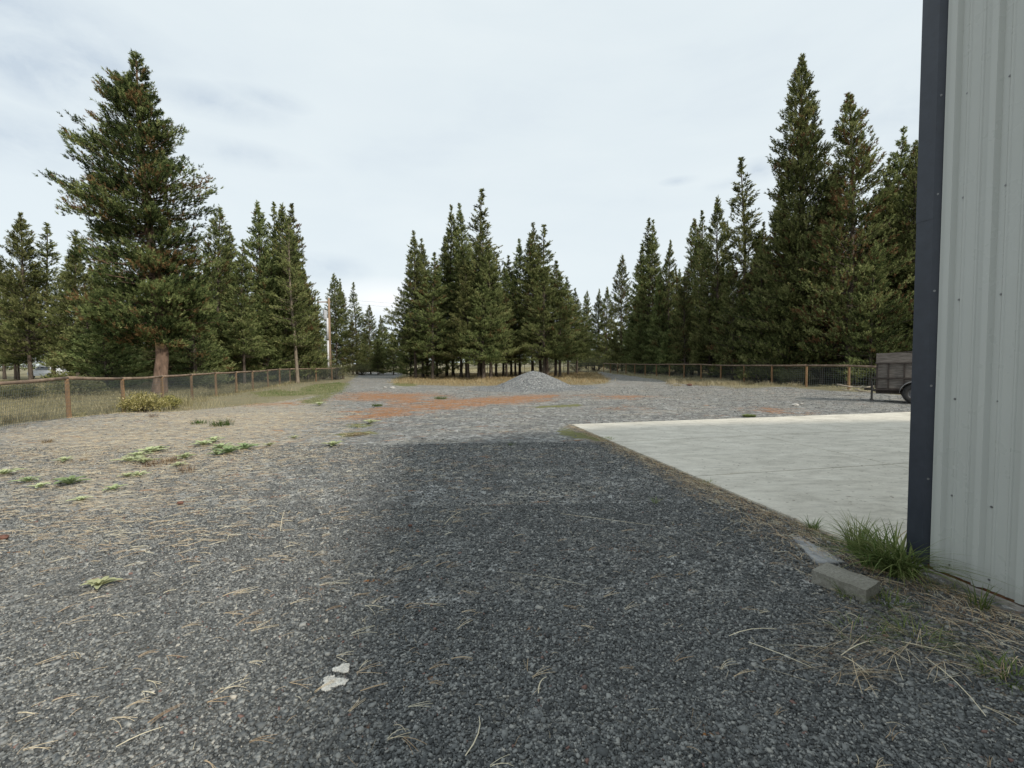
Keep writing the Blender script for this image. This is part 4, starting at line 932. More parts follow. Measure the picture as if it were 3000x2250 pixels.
N.principled(c_, N.ramp(N.noise(v, 3, 4, .6), [(0.3, .24), (0.7, .36)]), N.bump(N.noise(v, 2.0, 3, .5), .25, .01), 0.0, .5); SIDE = m
TRIM = mottled('dark_trim', (0.028, 0.035, 0.050), (0.038, 0.046, 0.062), 3, 0.42, .15, .003, spec=.5)
def ribbed(s0, s1, fn, first):
    prof = [(s0, 0.0)]; s = first
    while s < s1 - .06:
        prof += [(s - .036, 0), (s - .019, .034), (s + .019, .034), (s + .036, 0)]
        for q in (.0833, .1667):
            t = s + q
            if t + .012 < s1: prof += [(t - .012, 0), (t - .005, .006), (t + .005, .006), (t + .012, 0)]
        s += .25
    prof.append((s1, 0)); mb = MB()
    zs = [0.065, 2.0, 4.0, HT]
    for k in range(len(prof) - 1):
        for a in range(3):
            mb.add([fn(prof[k][0], prof[k][1], zs[a]), fn(prof[k + 1][0], prof[k + 1][1], zs[a]), fn(prof[k + 1][0], prof[k + 1][1], zs[a + 1]), fn(prof[k][0], prof[k][1], zs[a + 1])], [(0, 1, 2, 3)])
    return mb
bpart(ribbed(0.156, LEN, W, 0.150 + .075), 'siding', SIDE)
def Wf(s, o, z): q = WC - out * s - wdv * o; return (q[0], q[1], z)
fr = ribbed(0.10, 3.0, Wf, .3); f2_ = ribbed(8.0, DEP, Wf, 8.2); fr.add(f2_.v, f2_.f)
fr.add([Wf(3.0, 0, 4.2), Wf(8.0, 0, 4.2), Wf(8.0, 0, HT), Wf(3.0, 0, HT)], [(0, 1, 2, 3)]); bpart(fr, 'front_wall', SIDE)
dr = MB()
for k in range(8): 
    z0 = .06 + k * .5175; q0 = Wf(3.0, -.08, z0); q1 = Wf(8.0, -.08, z0); q2 = Wf(8.0, -.06, z0 + .505); q3 = Wf(3.0, -.06, z0 + .505)
    dr.add([q0, q1, (q2[0], q2[1], z0 + .505), (q3[0], q3[1], z0 + .505)], [(0, 1, 2, 3)])
bpart(dr, 'overhead_door', SIDE)
bk = MB(); p0, p1, p2, p3 = W(0.1, -.12, 0), W(LEN, -.12, 0), W(LEN, -DEP, 0), W(0.1, -DEP, 0)
for a, b in ((p1, p2), (p2, p3)): bk.add([a, b, (b[0], b[1], HT), (a[0], a[1], HT)], [(0, 1, 2, 3)])
bpart(bk, 'rear_wall', SIDE)
rf = MB(); rf.add([W(-.02, .02, HT), W(LEN, .02, HT), W(LEN, -DEP / 2, HT + .9), W(-.02, -DEP / 2, HT + .9)], [(0, 1, 2, 3)]); rf.add([W(-.02, -DEP / 2, HT + .9), W(LEN, -DEP / 2, HT + .9), W(LEN, -DEP, HT), W(-.02, -DEP, HT)], [(0, 1, 2, 3)])
rf.add([W(-.02, .02, HT), W(-.02, -DEP / 2, HT + .9), W(-.02, -DEP, HT)], [(0, 1, 2)]); bpart(rf, 'roof', TRIM)
# corner trim: two lapped lengths
for (z0, z1, e_) in ((0.055, 2.775, 0.0), (2.760, HT, 0.0025)):
    t = MB(); pf = [(0.150 , -.014, 0), (0.147, -.012, 0), (0.112, .018 + e_, 0), (0.0, .018 + e_, 0)]
    pts = [(W, s, o) for s, o, _ in pf] ; ptsf = [(Wf, s, o) for s, o, _ in reversed(pf[:-1])]
    cq = WC + out * (.018 + e_) - wdv * (.010 + e_)
    line = [np.array(W(s, o, 0))[:2] for _, s, o in pts[:-1]] + [cq] + [np.array(Wf(s, o, 0))[:2] for _, s, o in ptsf]
    for a, b in zip(line[:-1], line[1:]): t.add([(a[0], a[1], z0), (b[0], b[1], z0), (b[0], b[1], z1), (a[0], a[1], z1)], [(0, 1, 2, 3)])
    bpart(t, 'corner_trim', TRIM)
# screws
SCM = mottled('screw_metal', (0.16, 0.165, 0.165), (0.30, 0.30, 0.30), 30, .4, .1, .001, metal=.6, spec=.5)
sc0 = MB(); sc0.tube([(0, 0, 0), (-.002, 0, 0)], [.0085, .0085], 10); sc0.tube([(-.002, 0, 0), (-.0065, 0, 0)], [.0052, .0048], 6)
me = bpy.data.meshes.new('screw'); me.from_pydata(sc0.v, [], sc0.f); me.update(); me.materials.append(SCM)
outang = math.atan2(out[1], out[0]) - PI
cnt = 0
for ci in range(12):
    for k in range(-1, 7):
        z = 0.14 if k < 0 else 0.66 + .73 * k
        if z > HT - .1 or cnt > 95: continue
        s = 0.235 + .25 * ci + .062 + rng.normal(0, .004)
        o = link('screw', me, bld); p_ = Vector(W(s, .001, z + rng.normal(0, .006))); o.location = bld_inv @ p_; o.rotation_euler = (0, 0, outang); cnt += 1
for k in range(6):
    o = link('screw', me, bld); p_ = Vector(W(.128, .004, .75 + .73 * k)); o.location = bld_inv @ p_; o.rotation_euler = (0, 0, outang + .5)
WOODG = mottled('weathered_board', (0.16, 0.145, 0.13), (0.34, 0.31, 0.28), 14, .9, .8, .006, (1, 1, 1), c3=(0.44, 0.41, 0.37))
RUST = mottled('rusty_base', (0.07, 0.035, 0.022), (0.18, 0.085, 0.045), 14, .9, .6, .005, c3=(0.14, 0.08, 0.05))
b1 = MB(); b1.add([W(.02, .055, .052), W(LEN, .055, .052), W(LEN, .018, .052), W(.02, .018, .052), W(.02, .055, -.02), W(LEN, .055, -.02), W(LEN, .018, -.02), W(.02, .018, -.02)], [(0, 1, 2, 3), (0, 1, 5, 4), (2, 3, 7, 6), (0, 3, 7, 4), (1, 2, 6, 5)]); bpart(b1, 'base_board', WOODG)
b2 = MB(); b2.add([W(.02, -.004, .075), W(LEN, -.004, .075), W(LEN, -.10, .075), W(.02, -.10, .075), W(.02, -.004, -.05), W(LEN, -.004, -.05)], [(0, 1, 2, 3), (0, 1, 5, 4)]); bpart(b2, 'rusty_sill', RUST)
b3 = MB(); b3.add([W(.3, .085, .012), W(LEN, .095, .012), W(LEN, .057, .012), W(.3, .057, .012), W(.3, .085, -.05), W(LEN, .095, -.05)], [(0, 1, 2, 3), (0, 1, 5, 4)]); bpart(b3, 'footing_strip', RUST)

# ------------------------------------------------------------------ concrete block and buried paver
m, nt = new_mat('block_concrete'); N = NT(nt); v = N.obj()
f = N.noise(v, 60, 5, .75); c_ = N.ramp(f, [(0.25, (0.11, 0.105, 0.085)), (0.5, (0.25, 0.24, 0.205)), (0.75, (0.38, 0.37, 0.33))])
c_ = N.mix(N.ramp(N.noise(v, 7, 5, .6), [(0.4, 0.0), (0.7, .5)]), c_, (0.15, 0.14, 0.11))
N.principled(c_, .95, N.bump(f, 1.0, .006), 0, .2); BLK = m
za = 0.10
q = [G(2370, 1668, za), G(2428, 1652, za), G(2583, 1706, za), G(2533, 1724, za)]
c = sum(q) / 4; ax = (q[2] + q[3] - q[0] - q[1]) / 2; L = np.linalg.norm(ax); rz = math.atan2(ax[1], ax[0])
wv = (q[1] + q[2] - q[0] - q[3]) / 2; wd_ = abs(wv @ np.array([-math.sin(rz), math.cos(rz)]))
blk = MB(); blk.box((0, 0, 0), (L, max(wd_, .14), .10))
import bmesh
bm = bmesh.new(); me0 = bpy.data.meshes.new('concrete_block'); me0.from_pydata(blk.v, [], blk.f); bm.from_mesh(me0)
bmesh.ops.recalc_face_normals(bm, faces=bm.faces); bmesh.ops.subdivide_edges(bm, edges=bm.edges, cuts=14, use_grid_fill=True)
for vv_ in bm.verts:
    d = Vector(mnoise.noise_vector(vv_.co * 30)) * .0022 + Vector(mnoise.noise_vector(vv_.co * 9)) * .0035
    if vv_.co.x > L / 2 - .03 and vv_.co.y > 0: d += Vector((-.006, -.006, 0)) * abs(mnoise.noise(vv_.co * 14))
    vv_.co += d
bm.to_mesh(me0); bm.free(); me0.materials.append(BLK)
o = link('concrete_block', me0, label='grey concrete block lying on the gravel by the corner grass clump', cat='block'); o.location = (c[0], c[1], .052); o.rotation_euler = (R(2), R(1.5), rz)
q = [G(2318, 1572, .02), G(2345, 1572, .02), G(2480, 1648, .02), G(2395, 1650, .02)]
pv = MB(); c4 = [(p[0], p[1], .021) for p in q]; pv.add(c4 + [(x, y, -.04) for x, y, z in c4], [(0, 1, 2, 3), (0, 4, 5, 1), (1, 5, 6, 2), (2, 6, 7, 3), (3, 7, 4, 0)])
pv.build('paver', mottled('paver_concrete', (0.16, 0.165, 0.17), (0.36, 0.365, 0.37), 12, .9, .6, .006, c3=(.44, .44, .44)), bevel=.003, label='pale grey paver half buried in gravel behind the block', cat='paver')
# dried white spill
sp_ = []; SPM = mottled('dried_white_paint', (0.66, 0.64, 0.58), (0.85, 0.83, 0.77), 30, .9, .8, .004)
for (cx, cy, r, lab) in ((975, 2003, .045, 'larger cream blotch of dried paint on the foreground gravel'), (1003, 1962, .030, 'smaller cream blotch of dried paint beyond the larger one')):
    x, y = G(cx, cy); n = 260; a = rng.random(n) * 2 * PI; rr = np.sqrt(rng.random(n)) * r * (1 + .35 * np.sin(a * 3 + cx)); p = np.stack([x + np.cos(a) * rr * 1.25, y + np.sin(a) * rr], 1)
    s3 = on_ground(p, .010); s3[:, 2] += rng.uniform(0, .004, n); v_, f_, t_ = stones(s3, np.full(n, .013), 0)
    link('dried_paint', np_mesh('dried_paint', v_, [f_], SPM), label=lab, cat='paint blotch')
# cones, stones and scraps lying about
SCR = mottled('scrap_brown', (0.08, 0.04, 0.03), (0.22, 0.11, 0.08), 40, .9, .5, .004); PAL = mottled('pale_rock', (0.35, 0.34, 0.31), (0.55, 0.53, 0.49), 30, .9, .5, .004)
for (px, py, r, mt, nm, lab) in ((527, 1476, .03, SCR, 'pine_cone', 'brown pine cone on the gravel at left'), (8, 1578, .04, SCR, 'pine_cone', 'brown pine cone at the left edge of the photo'), (1202, 1540, .018, SCR, 'pine_cone', 'small dark cone in the middle of the gravel'),
                             (2330, 1192, .09, PAL, 'pale_stone', 'pale stone beyond the far edge of the slab'), (2347, 1187, .05, PAL, 'pale_stone', 'small pale stone beside the larger one beyond the slab'), (2020, 1131, .13, SCR, 'dark_rock', 'dark rock at the edge of the right verge'), (1150, 1137, .14, PAL, 'pale_stone', 'pale stone on the drive at left'), (1128, 1136, .10, PAL, 'pale_stone', 'smaller pale stone on the drive at left')):
    x, y = G(px, py); b = bmesh.new(); bmesh.ops.create_icosphere(b, subdivisions=3, radius=r)
    for q_ in b.verts:
        dd_ = q_.co.normalized(); q_.co *= 1 + .28 * mnoise.noise(q_.co / r * 1.6 + Vector((px, 0, 0))); q_.co.z *= .6; q_.co.x *= 1.3
        if nm == 'pine_cone': q_.co *= 1 + .12 * math.sin(q_.co.x / r * 14) * math.cos(math.atan2(q_.co.z, q_.co.y) * 6)
    mm = bpy.data.meshes.new(nm); b.to_mesh(mm); b.free(); mm.materials.append(mt)
    o = link(nm, mm, label=lab, cat='cone' if nm == 'pine_cone' else 'stone'); o.location = (x, y, g1(x, y) + r * .4 + .01)

# ------------------------------------------------------------------ heap of gravel
cX, cY = G(1566, 1137)[0] * 1.0, 29.7; cX = (1566 - 1500) / FPX * cY + .0
n = 150; u = np.linspace(-4.2, 4.2, n); XX, YY = np.meshgrid(u, u); r = np.sqrt((XX * (0.90 - .0 * XX)) ** 2 + (YY * 1.0) ** 2)
ang = np.arctan2(YY, XX); rr = r * (1 + .05 * np.sin(3 * ang + 1) + .04 * np.sin(5 * ang))
apex = 1.16
z = apex - np.sqrt(np.maximum(rr, 0) ** 2 + .55 ** 2) * 0.60 + .33; foot = .035 * np.clip(4.0 - rr, 0, 4) ** 1.6 * .6
z = np.maximum(z, 0) ; k_ = .18; z = np.log(np.exp(z / k_) + np.exp(foot / k_)) * k_ - math.log(2) * k_
zn = np.array([mnoise.fractal(Vector((x * 1.6, y * 1.6, 1)), 1.0, 2.2, 5) for x, y in zip(XX.ravel(), YY.ravel())]).reshape(XX.shape)
z = z + zn * .035 * np.clip(z * 3, 0, 1) + rng.normal(0, .008, z.shape) - np.clip((r - 3.6) * .3, 0, 1)
i = np.arange((n - 1) * (n - 1)); r_, c_i = i // (n - 1), i % (n - 1); a = r_ * n + c_i
m, nt = new_mat('heap_gravel'); N = NT(nt); v = N.pos()
vor = N.n('ShaderNodeTexVoronoi'); vor.inputs['Scale'].default_value = 26; N.l(v, vor.inputs['Vector']); sc_ = N.n('ShaderNodeSeparateColor'); N.l(vor.outputs['Color'], sc_.inputs[0])
c_ = N.ramp(sc_.outputs[0], [(0.0, (0.09, 0.095, 0.10)), (0.5, (0.19, 0.20, 0.20)), (0.9, (0.34, 0.34, 0.33)), (1, (.45, .43, .39))])
c_ = N.mix(.7, c_, N.ramp(N.noise(v, 3, 6, .7), [(.3, .75), (.7, 1.2)]), 'MULTIPLY')
c_ = N.mix(.9, c_, N.ramp(N.noise(v, 9, 6, .85), [(.36, .45), (.62, 1.6)]), 'MULTIPLY')
N.principled(c_, .9, N.bump(N.math('ADD', vor.outputs['Distance'], N.noise(v, 12, 4, .7)), 1.0, .05), 0, .2)
hm = np_mesh('gravel_heap', np.column_stack([XX.ravel(), YY.ravel(), z.ravel()]), [np.stack([a, a + 1, a + n + 1, a + n], 1)], m, smooth=True)
o = link('gravel_heap', hm, label='conical heap of grey crushed gravel in front of the pine clump', cat='gravel heap'); o.location = (cX, cY, g1(cX, cY) + .0)

# ------------------------------------------------------------------ fences
POST = mottled('treated_post', (0.13, 0.08, 0.045), (0.29, 0.175, 0.09), 6, .9, .7, .01, (1, 1, .3), c3=(.34, .22, .12))
RAIL = mottled('rail_pole', (0.12, 0.09, 0.07), (0.25, 0.18, 0.13), 5, .9, .7, .01, (1, 1, 1), c3=(.36, .28, .21))
WIRE = mottled('wire', (0.10, 0.12, 0.115), (0.16, 0.18, 0.175), 20, .6, .1, .001, metal=.3)
PIPE = mottled('dark_pipe', (0.035, 0.032, 0.03), (0.07, 0.06, 0.055), 10, .6, .3, .002)
def box_bar(mb, a, b, w_):
    mb.tube([a, b], w_, 4, False)
def fence(label, ps, ht, pr, rr, vstep, hstep, wr, rail_over=True, group=None, tail=None, bot=.06):
    root = empty('wire_fence', (ps[0][0], ps[0][1], 0), label=label, cat='fence', group=group); inv = np.array([ps[0][0], ps[0][1]])
    L3 = []
    for (x, y) in ps:
        z = g1(x, y); h = ht + rng.normal(0, .012); x -= inv[0]; y -= inv[1]; L3.append((x, y, z + ht)); tl = rng.normal(0, .012, 2)
        pm = MB(); pm.tube([(x, y, z - .2), (x + tl[0], y + tl[1], z + h * .5), (x + tl[0], y + tl[1], z + h)], [pr * 1.05 * rng.uniform(.92, 1.08), pr, pr * .95], 10); pm.build('post', POST, root, smooth=False)
    for a, b in zip(L3[:-1], L3[1:]):
        rm = MB(); A_ = Vector(a) + Vector((0, 0, rr * .6)); B_ = Vector(b) + Vector((0, 0, rr * .6)); m_ = (A_ + B_) / 2 + Vector((0, 0, rng.normal(-.015, .012)))
        rm.tube([A_, (A_ + m_) / 2, m_, (B_ + m_) / 2, B_], [rr * 1.08, rr * rng.uniform(.9, 1.05), rr, rr * rng.uniform(.85, 1), rr * .92], 9); rm.build('rail', RAIL, root, smooth=True)
    V_, F_ = [], []; o = 0
    for k, (a, b) in enumerate(zip(L3[:-1], L3[1:])):
        A_ = np.array(a); B_ = np.array(b); d = B_ - A_; Ln = np.linalg.norm(d[:2]); nrm = np.array([-d[1], d[0], 0]) / Ln; A_ = A_ - nrm * pr; B_ = B_ - nrm * pr; t_ = d / Ln
        segs = []
        for z in np.arange(bot, ht - .03, hstep): segs.append((A_ - [0, 0, ht - z], B_ - [0, 0, ht - z], np.array([0, 0, wr])))
        for s in np.arange(0, Ln, vstep): segs.append((A_ + t_ * s - [0, 0, ht - bot], A_ + t_ * s - [0, 0, .03], t_ * wr))
        for (p_, q_, w3) in segs:
            n2 = nrm * wr
            V_ += [p_ - w3 / 2, p_ + w3 / 2, p_ + n2, q_ - w3 / 2, q_ + w3 / 2, q_ + n2]
            F_ += [(o, o + 1, o + 4, o + 3), (o + 1, o + 2, o + 5, o + 4), (o + 2, o, o + 3, o + 5)]; o += 6
    link('wire_mesh', np_mesh('wire_mesh', np.array(V_), [np.array(F_)], WIRE), root); return root
def lp(D): return (-13.8 - .2175 * (D - 14.3), D)
left = [lp(8.6), lp(11.45)] + [lp(D) for D in (14.3, 17.0, 19.7, 22.35, 25.1, 28.0, 30.9, 34.2, 37.2, 40.5)] + [(-19.05, 44.8), (-18.75, 48.0), (-18.7, 51.0)]
fence('long post and pole rail fence with welded wire along the left side', left, 1.22, .060, .052, .055, .11, .0062)
rp = [(17.9 - .1065 * (D - 24.5), D) for D in [21.4 + 3.045 * k for k in range(16)]]
fence('long post and pole rail fence with field wire along the right side', rp, 1.24, .062, .056, .16, .12, .009)
# pipe fence behind the clump, and the gates
def pipe_run(name, label, cat, a, b, n, hts, base=0, braces=False, mesh_=False):
    a = np.array(a); b = np.array(b); root = empty(name, (a[0], a[1], 0), label=label, cat=cat)
    for k in range(n + 1):
        q = (b - a) * k / n; z = g1(*(a + q)); pm = MB(); pm.tube([(q[0], q[1], z - .1 + (base if 0 < k < n else 0)), (q[0], q[1], z + hts[0] + .03)], .04 if k in (0, n) else .03, 8); pm.build('post', PIPE, root)
    q = b - a; z = (g1(*a) + g1(*b)) / 2
    for h in hts:
        rm = MB(); rm.tube([(0, 0, z + h), (q[0] / 2, q[1] / 2, z + h - .01), (q[0], q[1], z + h)], .028, 8); rm.build('rail', PIPE, root)
    if mesh_:
        mm = MB()
        for s in np.linspace(0, 1, int(np.linalg.norm(q) / .25)): mm.tube([(q[0] * s, q[1] * s, z + hts[-1]), (q[0] * s, q[1] * s, z + hts[0])], .004, 3, False)
        for h in np.arange(hts[-1], hts[0], .15): mm.tube([(0, 0, z + h), (q[0], q[1], z + h)], .004, 3, False)
        mm.build('wire_mesh', WIRE, root)
def XD(px, D): return ((px - 1500) / FPX * D, D)
pipe_run('pipe_fence', 'dark pipe rail fence running behind the central clump', 'fence', XD(1192, 59), XD(1640, 66), 8, [1.32, .25], mesh_=True)
pipe_run('pipe_gate', 'left leaf of the far pipe gate', 'gate', XD(1652, 66), XD(1720, 67), 1, [1.38, 1.05, .2], mesh_=True)
pipe_run('pipe_gate', 'right leaf of the far pipe gate, against the right fence', 'gate', XD(1724, 67), XD(1764, 67.5), 1, [1.38, 1.05, .2], mesh_=True)
pipe_run('wire_gate', 'open dark wire gate folded back at the far end of the left fence', 'gate', XD(1008, 51.2), XD(985, 48.6), 4, [1.25, .65, .08], mesh_=True)

# ------------------------------------------------------------------ utility pole
POLE = mottled('pole_wood', (0.20, 0.145, 0.10), (0.36, 0.26, 0.18), 5, .9, .5, .01, (1, 1, .2), c3=(.44, .33, .24))
WHT = mottled('white_conduit', (0.55, 0.55, 0.56), (0.72, 0.72, 0.73), 5, .5, .1, .002)
Dp = 53.0; Xb = (969 - 1500) / FPX * Dp; Xt, Zt = at_depth(963, 873, Dp)
up = empty('utility_pole', (Xb, Dp, 0), label='brown timber utility pole with a grey transformer and white conduit', cat='utility pole'); lean = (Xt - Xb) / Zt
u_ = MB(); u_.tube([(0, 0, -.3), (lean * Zt / 2, 0, Zt / 2), (lean * Zt, 0, Zt)], [.17, .14, .11], 12); u_.build('pole', POLE, up, smooth=True)
for (z0, z1) in ((.1, 4.35), (4.5, 6.9)):
    c_ = MB(); c_.tube([(lean * z0 - .17, -.17, z0), (lean * z1 - .15, -.15, z1)], .11, 10); c_.build('conduit', WHT, up, smooth=True)
tb = MB(); tb.tube([(lean * 7 - .42, -.1, 6.75), (lean * 7 - .42, -.1, 7.0), (lean * 7 - .42, -.1, 7.75), (lean * 7 - .42, -.1, 7.82)], [.2, .24, .24, .12], 16); tr_ = tb.build('transformer', mottled('transformer_grey', (.42, .44, .47), (.55, .57, .60), 6, .5, .2, .003), up)
bs = MB(); bs.tube([(lean * 8 - .42, -.1, 7.8), (lean * 8 - .42, -.1, 8.05)], [.04, .025], 8); bs.build('bushing', PIPE, tr_)
ca = MB(); ca.box((lean * Zt - .55, 0, Zt - .45), (1.5, .09, .11)); ca.build('crossarm', POLE, up)
for dx in (-1.2, -.1): 
    i_ = MB(); i_.tube([(lean * Zt + dx, 0, Zt - .4), (lean * Zt + dx, 0, Zt - .22)], [.05, .035], 8); i_.build('insulator', PIPE, up)
cb = MB(); cb.tube([(lean * .1 + .17, -.06, 0), (lean * 5 + .16, -.06, 5), (lean * 7 + .2, -.06, 7.6), (lean * 8 + .12, -.02, Zt - .4)], .018, 5); cb.build('cable', PIPE, up)
for (dz, lab) in ((-.05, 'upper overhead wire running right from the utility pole'), (-.5, 'lower overhead wire running right from the utility pole')):
    wv_ = MB(); P0 = Vector((Xb + lean * Zt, Dp, Zt + dz)); X1, Z1 = at_depth(2050, 918 + (8 if dz < -.2 else 0), 80); P1 = Vector((X1, 80, Z1 + .4))
    wv_.tube([P0.lerp(P1, t) - Vector((0, 0, 1.3 * 4 * t * (1 - t) * .6)) for t in np.linspace(0, 1, 17)], .007, 5); wv_.build('overhead_wire', PIPE, label=lab, cat='overhead wire')

# ------------------------------------------------------------------ trailer
PLY = mottled('weathered_plywood', (0.07, 0.062, 0.056), (0.17, 0.15, 0.135), 3.0, .9, .5, .006, (1.0, 1.0, 7.0), c3=(.24, .22, .20))  # weathered wood tones, darkened all over to put the trailer's shade into the colour
FRM = mottled('trailer_steel', (0.03, 0.025, 0.023), (0.07, 0.055, 0.048), 10, .7, .3, .003)
RUB = mottled('rubber', (0.018, 0.018, 0.018), (0.045, 0.045, 0.045), 12, .8, .4, .004)
RIM = mottled('wheel_steel', (0.10, 0.10, 0.11), (0.25, 0.25, 0.26), 12, .5, .2, .003, metal=.4)
TD = 17.7; TX = (2568 - 1500) / FPX * TD
trl = empty('utility_trailer', (TX, TD, 0), R(-38.5), label='parked utility trailer with weathered plywood sides and dark steel frame', cat='trailer')
TL, TW = 2.35, 1.25
pl = MB()
for y in (0, TW): 
    pl.box((TL / 2, y, 1.03), (TL - .04, .018, .96)); pl.box((TL / 2, y - (.028 if y == 0 else -.028), 1.70), (TL + .02, .02, .36))
pl.box((.0, TW / 2, 1.2), (.018, TW, 1.30)); pl.build('side_panels', PLY, trl)
tp = MB(); n_ = 10
for k in range(n_):
    x0, x1 = .35 + (TL - .35) * k / n_, .35 + (TL - .35) * (k + 1) / n_; z0 = 1.885 + .06 * math.sin(PI * min(1, k / n_ * .8)); z1 = 1.885 + .06 * math.sin(PI * min(1, (k + 1) / n_ * .8))
    tp.add([(x0, .0, z0), (x1, .0, z1), (x1, TW, z1), (x0, TW, z0), (x0, .0, z0 - .02), (x1, .0, z1 - .02), (x1, TW, z1 - .02), (x0, TW, z0 - .02)], [(0, 1, 2, 3), (4, 5, 6, 7), (0, 1, 5, 4), (2, 3, 7, 6)] + ([(0, 3, 7, 4)] if k == 0 else []))
tp.build('top_board', PLY, trl)
fm = MB()
for y in (-.035, TW + .035):
    fm.box((TL / 2, y, 1.50), (TL + .08, .05, .045)); fm.box((TL / 2 - .03, y, .93), (TL + .16, .05, .045)); fm.box((TL / 2, y, .50), (TL + .04, .05, .06))
    for x in (.0, .34, .80, 1.40, 1.9, TL): fm.box((x + .02, y * 1.0 + (.012 if y < 0 else -.012), 1.0), (.05, .045, .98))
fm.box((TL / 2, TW / 2, .46), (TL, TW, .05)); fm.box((TL / 2, .10, .38), (TL, .06, .10)); fm.box((TL / 2, TW - .10, .38), (TL, .06, .10)); fm.box((1.13, TW / 2, .36), (.07, TW + .1, .07))
fm.build('frame', FRM, trl)
fd = MB(); arc = [(1.13 + .44 * math.cos(t), .40 + .44 * math.sin(t)) for t in np.linspace(PI * 1.0, 0, 15)]
for y0, y1 in ((-.30, -.04), (TW + .04, TW + .30)):
    for (a, b) in zip(arc[:-1], arc[1:]): fd.add([(a[0], y0, a[1]), (b[0], y0, b[1]), (b[0], y1, b[1]), (a[0], y1, a[1]), (a[0], y0, a[1] - .03), (b[0], y0, b[1] - .03)], [(0, 1, 2, 3), (0, 1, 5, 4)])
fd.build('fender', mottled('fender_grey', (.16, .16, .165), (.28, .28, .28), 8, .6, .2, .003), trl)
for yc in (-.16, TW + .16):
    wh = empty('wheel', (1.13, yc, .375)); wh.parent = trl
    ty = MB(); pr = [(.20, .085), (.23, .105), (.31, .112), (.355, .095), (.372, .05), (.375, 0), (.372, -.05), (.355, -.095), (.31, -.112), (.23, -.105), (.20, -.085)]; ns = 32; base = []
    for k in range(ns):
        t = 2 * PI * k / ns; base += [(r_ * math.cos(t), y_, r_ * math.sin(t)) for r_, y_ in pr]
    q = len(pr); ty.add(base, [(k * q + j, ((k + 1) % ns) * q + j, ((k + 1) % ns) * q + j + 1, k * q + j + 1) for k in range(ns) for j in range(q - 1)]); ty.build('tyre', RUB, wh, smooth=True)
    ri = MB(); sgn = -1 if yc < 0 else 1; pr = [(.205, .085 * sgn), (.19, .07 * sgn), (.17, .02 * sgn), (.09, .035 * sgn), (.055, .06 * sgn), (.04, .09 * sgn), (0.001, .095 * sgn)]; base = []
    for k in range(ns):
        t = 2 * PI * k / ns; base += [(r_ * math.cos(t), y_, r_ * math.sin(t)) for r_, y_ in pr]
    q = len(pr); ri.add(base, [(k * q + j, ((k + 1) % ns) * q + j, ((k + 1) % ns) * q + j + 1, k * q + j + 1) for k in range(ns) for j in range(q - 1)])
    for k in range(5): t = 2 * PI * k / 5; ri.tube([(.075 * math.cos(t), .04 * sgn, .075 * math.sin(t)), (.075 * math.cos(t), .07 * sgn, .075 * math.sin(t))], .011, 6)
    ri.build('rim', RIM, wh, smooth=True)
tg = MB(); tg.tube([(.1, .15, .40), (-.15, TW / 2, .45)], .04, 4); tg.tube([(.1, TW - .15, .40), (-.15, TW / 2, .45)], .04, 4); tg.box((-.22, TW / 2, .47), (.3, .08, .08)); tg.build('tongue', FRM, trl)
cp = MB(); cp.tube([(-.30, TW / 2, .52), (-.42, TW / 2, .55), (-.50, TW / 2, .50)], [.045, .06, .05], 10); cp.build('coupler', mottled('worn_brass', (.30, .25, .17), (.5, .45, .34), 20, .6, .3, .004), trl)
jk = MB(); jk.tube([(-.12, -.02, .10), (-.12, -.02, .80)], .035, 8); jk.tube([(-.12, -.02, .12), (-.12, -.02, .06)], [.05, .08], 8); jk.tube([(-.12, -.02, .8), (-.25, -.02, .82)], .012, 6); jk.build('jack', RUB, trl)
# poles and sticks lying at the fence foot by the trailer
STK = mottled('stick_wood', (0.18, 0.15, 0.12), (0.42, 0.37, 0.30), 7, .9, .5, .006)
for (a, b, D, r, lab) in (((2452, 1126), (2510, 1133), 21.5, .035, 'bent pale pole leaning low on the right fence beside the trailer'), ((2500, 1133), (2560, 1131), 20.8, .03, 'dark pole lying along the fence behind the trailer tongue'), ((2466, 1141), (2496, 1139), 21.5, .025, 'short pale stick on the ground by the fence'),
                      ((2505, 1141), (2520, 1141), 21, .03, 'stub of pale wood by the last full fence post'), ((2515, 1146), (2565, 1142), 20.0, .025, 'long pale stick on the ground left of the trailer')):
    X0_, Z0_ = at_depth(*a, D); X1_, Z1_ = at_depth(*b, D); s_ = MB(); s_.tube([(X0_, D, max(Z0_, .03) ), ((X0_ + X1_) / 2, D - .1, max((Z0_ + Z1_) / 2 - .04, .04)), (X1_, D, max(Z1_, .03))], [r, r, r * .7], 7); s_.build('pole_offcut', STK, smooth=True, label=lab, cat='pole')

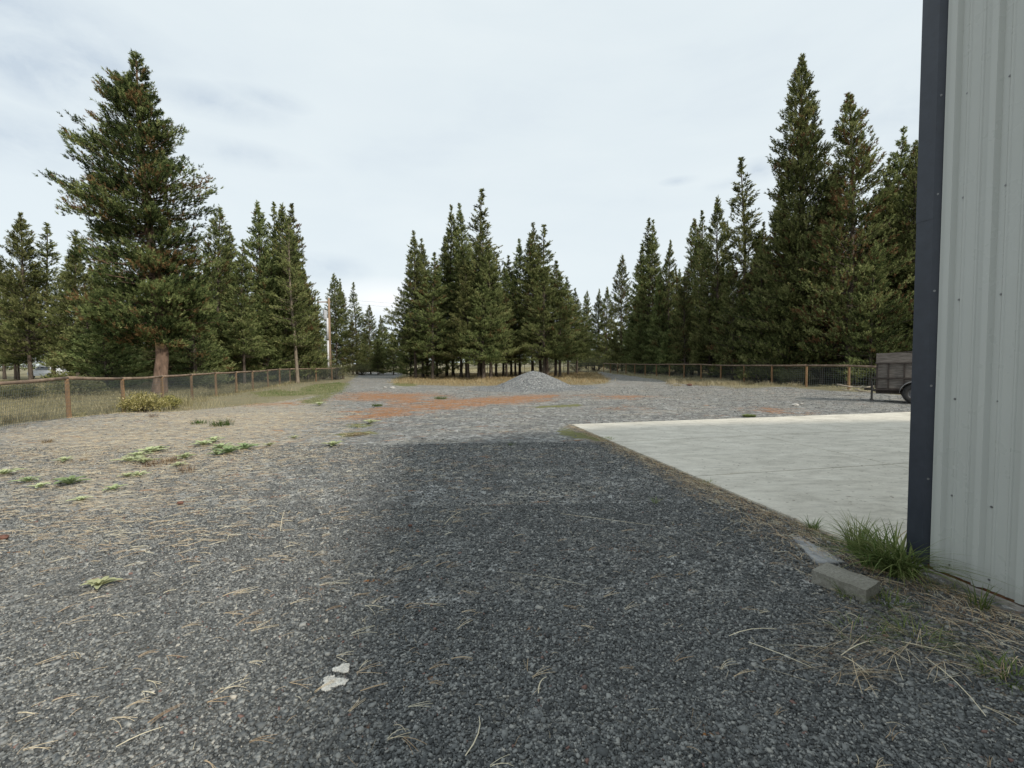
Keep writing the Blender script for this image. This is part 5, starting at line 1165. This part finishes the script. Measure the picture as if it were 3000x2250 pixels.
# ------------------------------------------------------------------ white vehicles beyond the left trees
CARW = mottled('white_paint', (0.66, 0.67, 0.69), (0.74, 0.75, 0.77), 2, .3, .05, .001, spec=.5); GLS = mottled('dark_glass', (0.02, 0.025, 0.03), (0.04, 0.05, 0.06), 3, .08, .0, .001, spec=.8)
def suv(x, y, rz, label):
    root = empty('parked_car', (x, y, g1(x, y)), rz, label=label, cat='car', group='white vehicles behind the left pines')
    pr = [(-2.35, .45), (-2.38, .85), (-2.30, 1.10), (-1.95, 1.20), (-1.55, 1.72), (-1.35, 1.80), (.35, 1.80), (.60, 1.74), (1.15, 1.20), (2.10, 1.06), (2.35, .90), (2.38, .45), (1.95, .38), (1.92, .62), (1.60, .80), (1.28, .62), (1.22, .38), (-1.08, .38), (-1.12, .62), (-1.42, .80), (-1.75, .62), (-1.80, .38)]
    b = MB(); n = len(pr); vs_ = []
    for sy in (-1, 1): vs_ += [(px_, sy * (.93 if pz < 1.25 else .93 - (pz - 1.2) * .28), pz) for px_, pz in pr]
    b.add(vs_, [tuple(range(n)), tuple(range(2 * n - 1, n - 1, -1))] + [(k, (k + 1) % n, (k + 1) % n + n, k + n) for k in range(n)]); b.build('body', CARW, root, bevel=.03)
    for sy in (-1, 1):
        for (x0, x1, x2, x3) in ((-1.62, -.75, -.75, -1.42), (-.68, .12, .12, -.68), (.19, .95, .48, .19)):
            g_ = MB(); o1 = .936; o2 = .80; g_.add([(x0, sy * o1, 1.24), (x1, sy * o1, 1.24), (x2, sy * o2, 1.68), (x3, sy * o2, 1.68)], [(0, 1, 2, 3)]); g_.v = [(a_, b_ + sy * .012, c_) for a_, b_, c_ in g_.v]; g_.build('window', GLS, root)
    g_ = MB(); g_.add([(1.14, -.78, 1.22), (1.14, .78, 1.22), (.64, .68, 1.72), (.64, -.68, 1.72)], [(0, 1, 2, 3)]); g_.v = [(a_ + .02, b_, c_ + .015) for a_, b_, c_ in g_.v]; g_.build('windscreen', GLS, root)
    for wx in (1.6, -1.42):
        for sy in (-1, 1):
            w_ = MB(); w_.tube([(wx, sy * .72, .36), (wx, sy * .76, .36), (wx, sy * .90, .36), (wx, sy * .94, .36)], [.33, .36, .36, .33], 20); wo_ = w_.build('wheel', RUB, root); h = MB(); h.tube([(wx, sy * .94, .36), (wx, sy * .95, .36)], [.21, .20], 14); h.build('rim', RIM, wo_)
X, _ = at_depth(140, 1080, 66); suv(X, 66, R(170), 'white vehicle parked in the open behind the pines at far left')
X, _ = at_depth(748, 1070, 82); suv(X, 82, R(185), 'white vehicle glimpsed through the pines left of the utility pole')
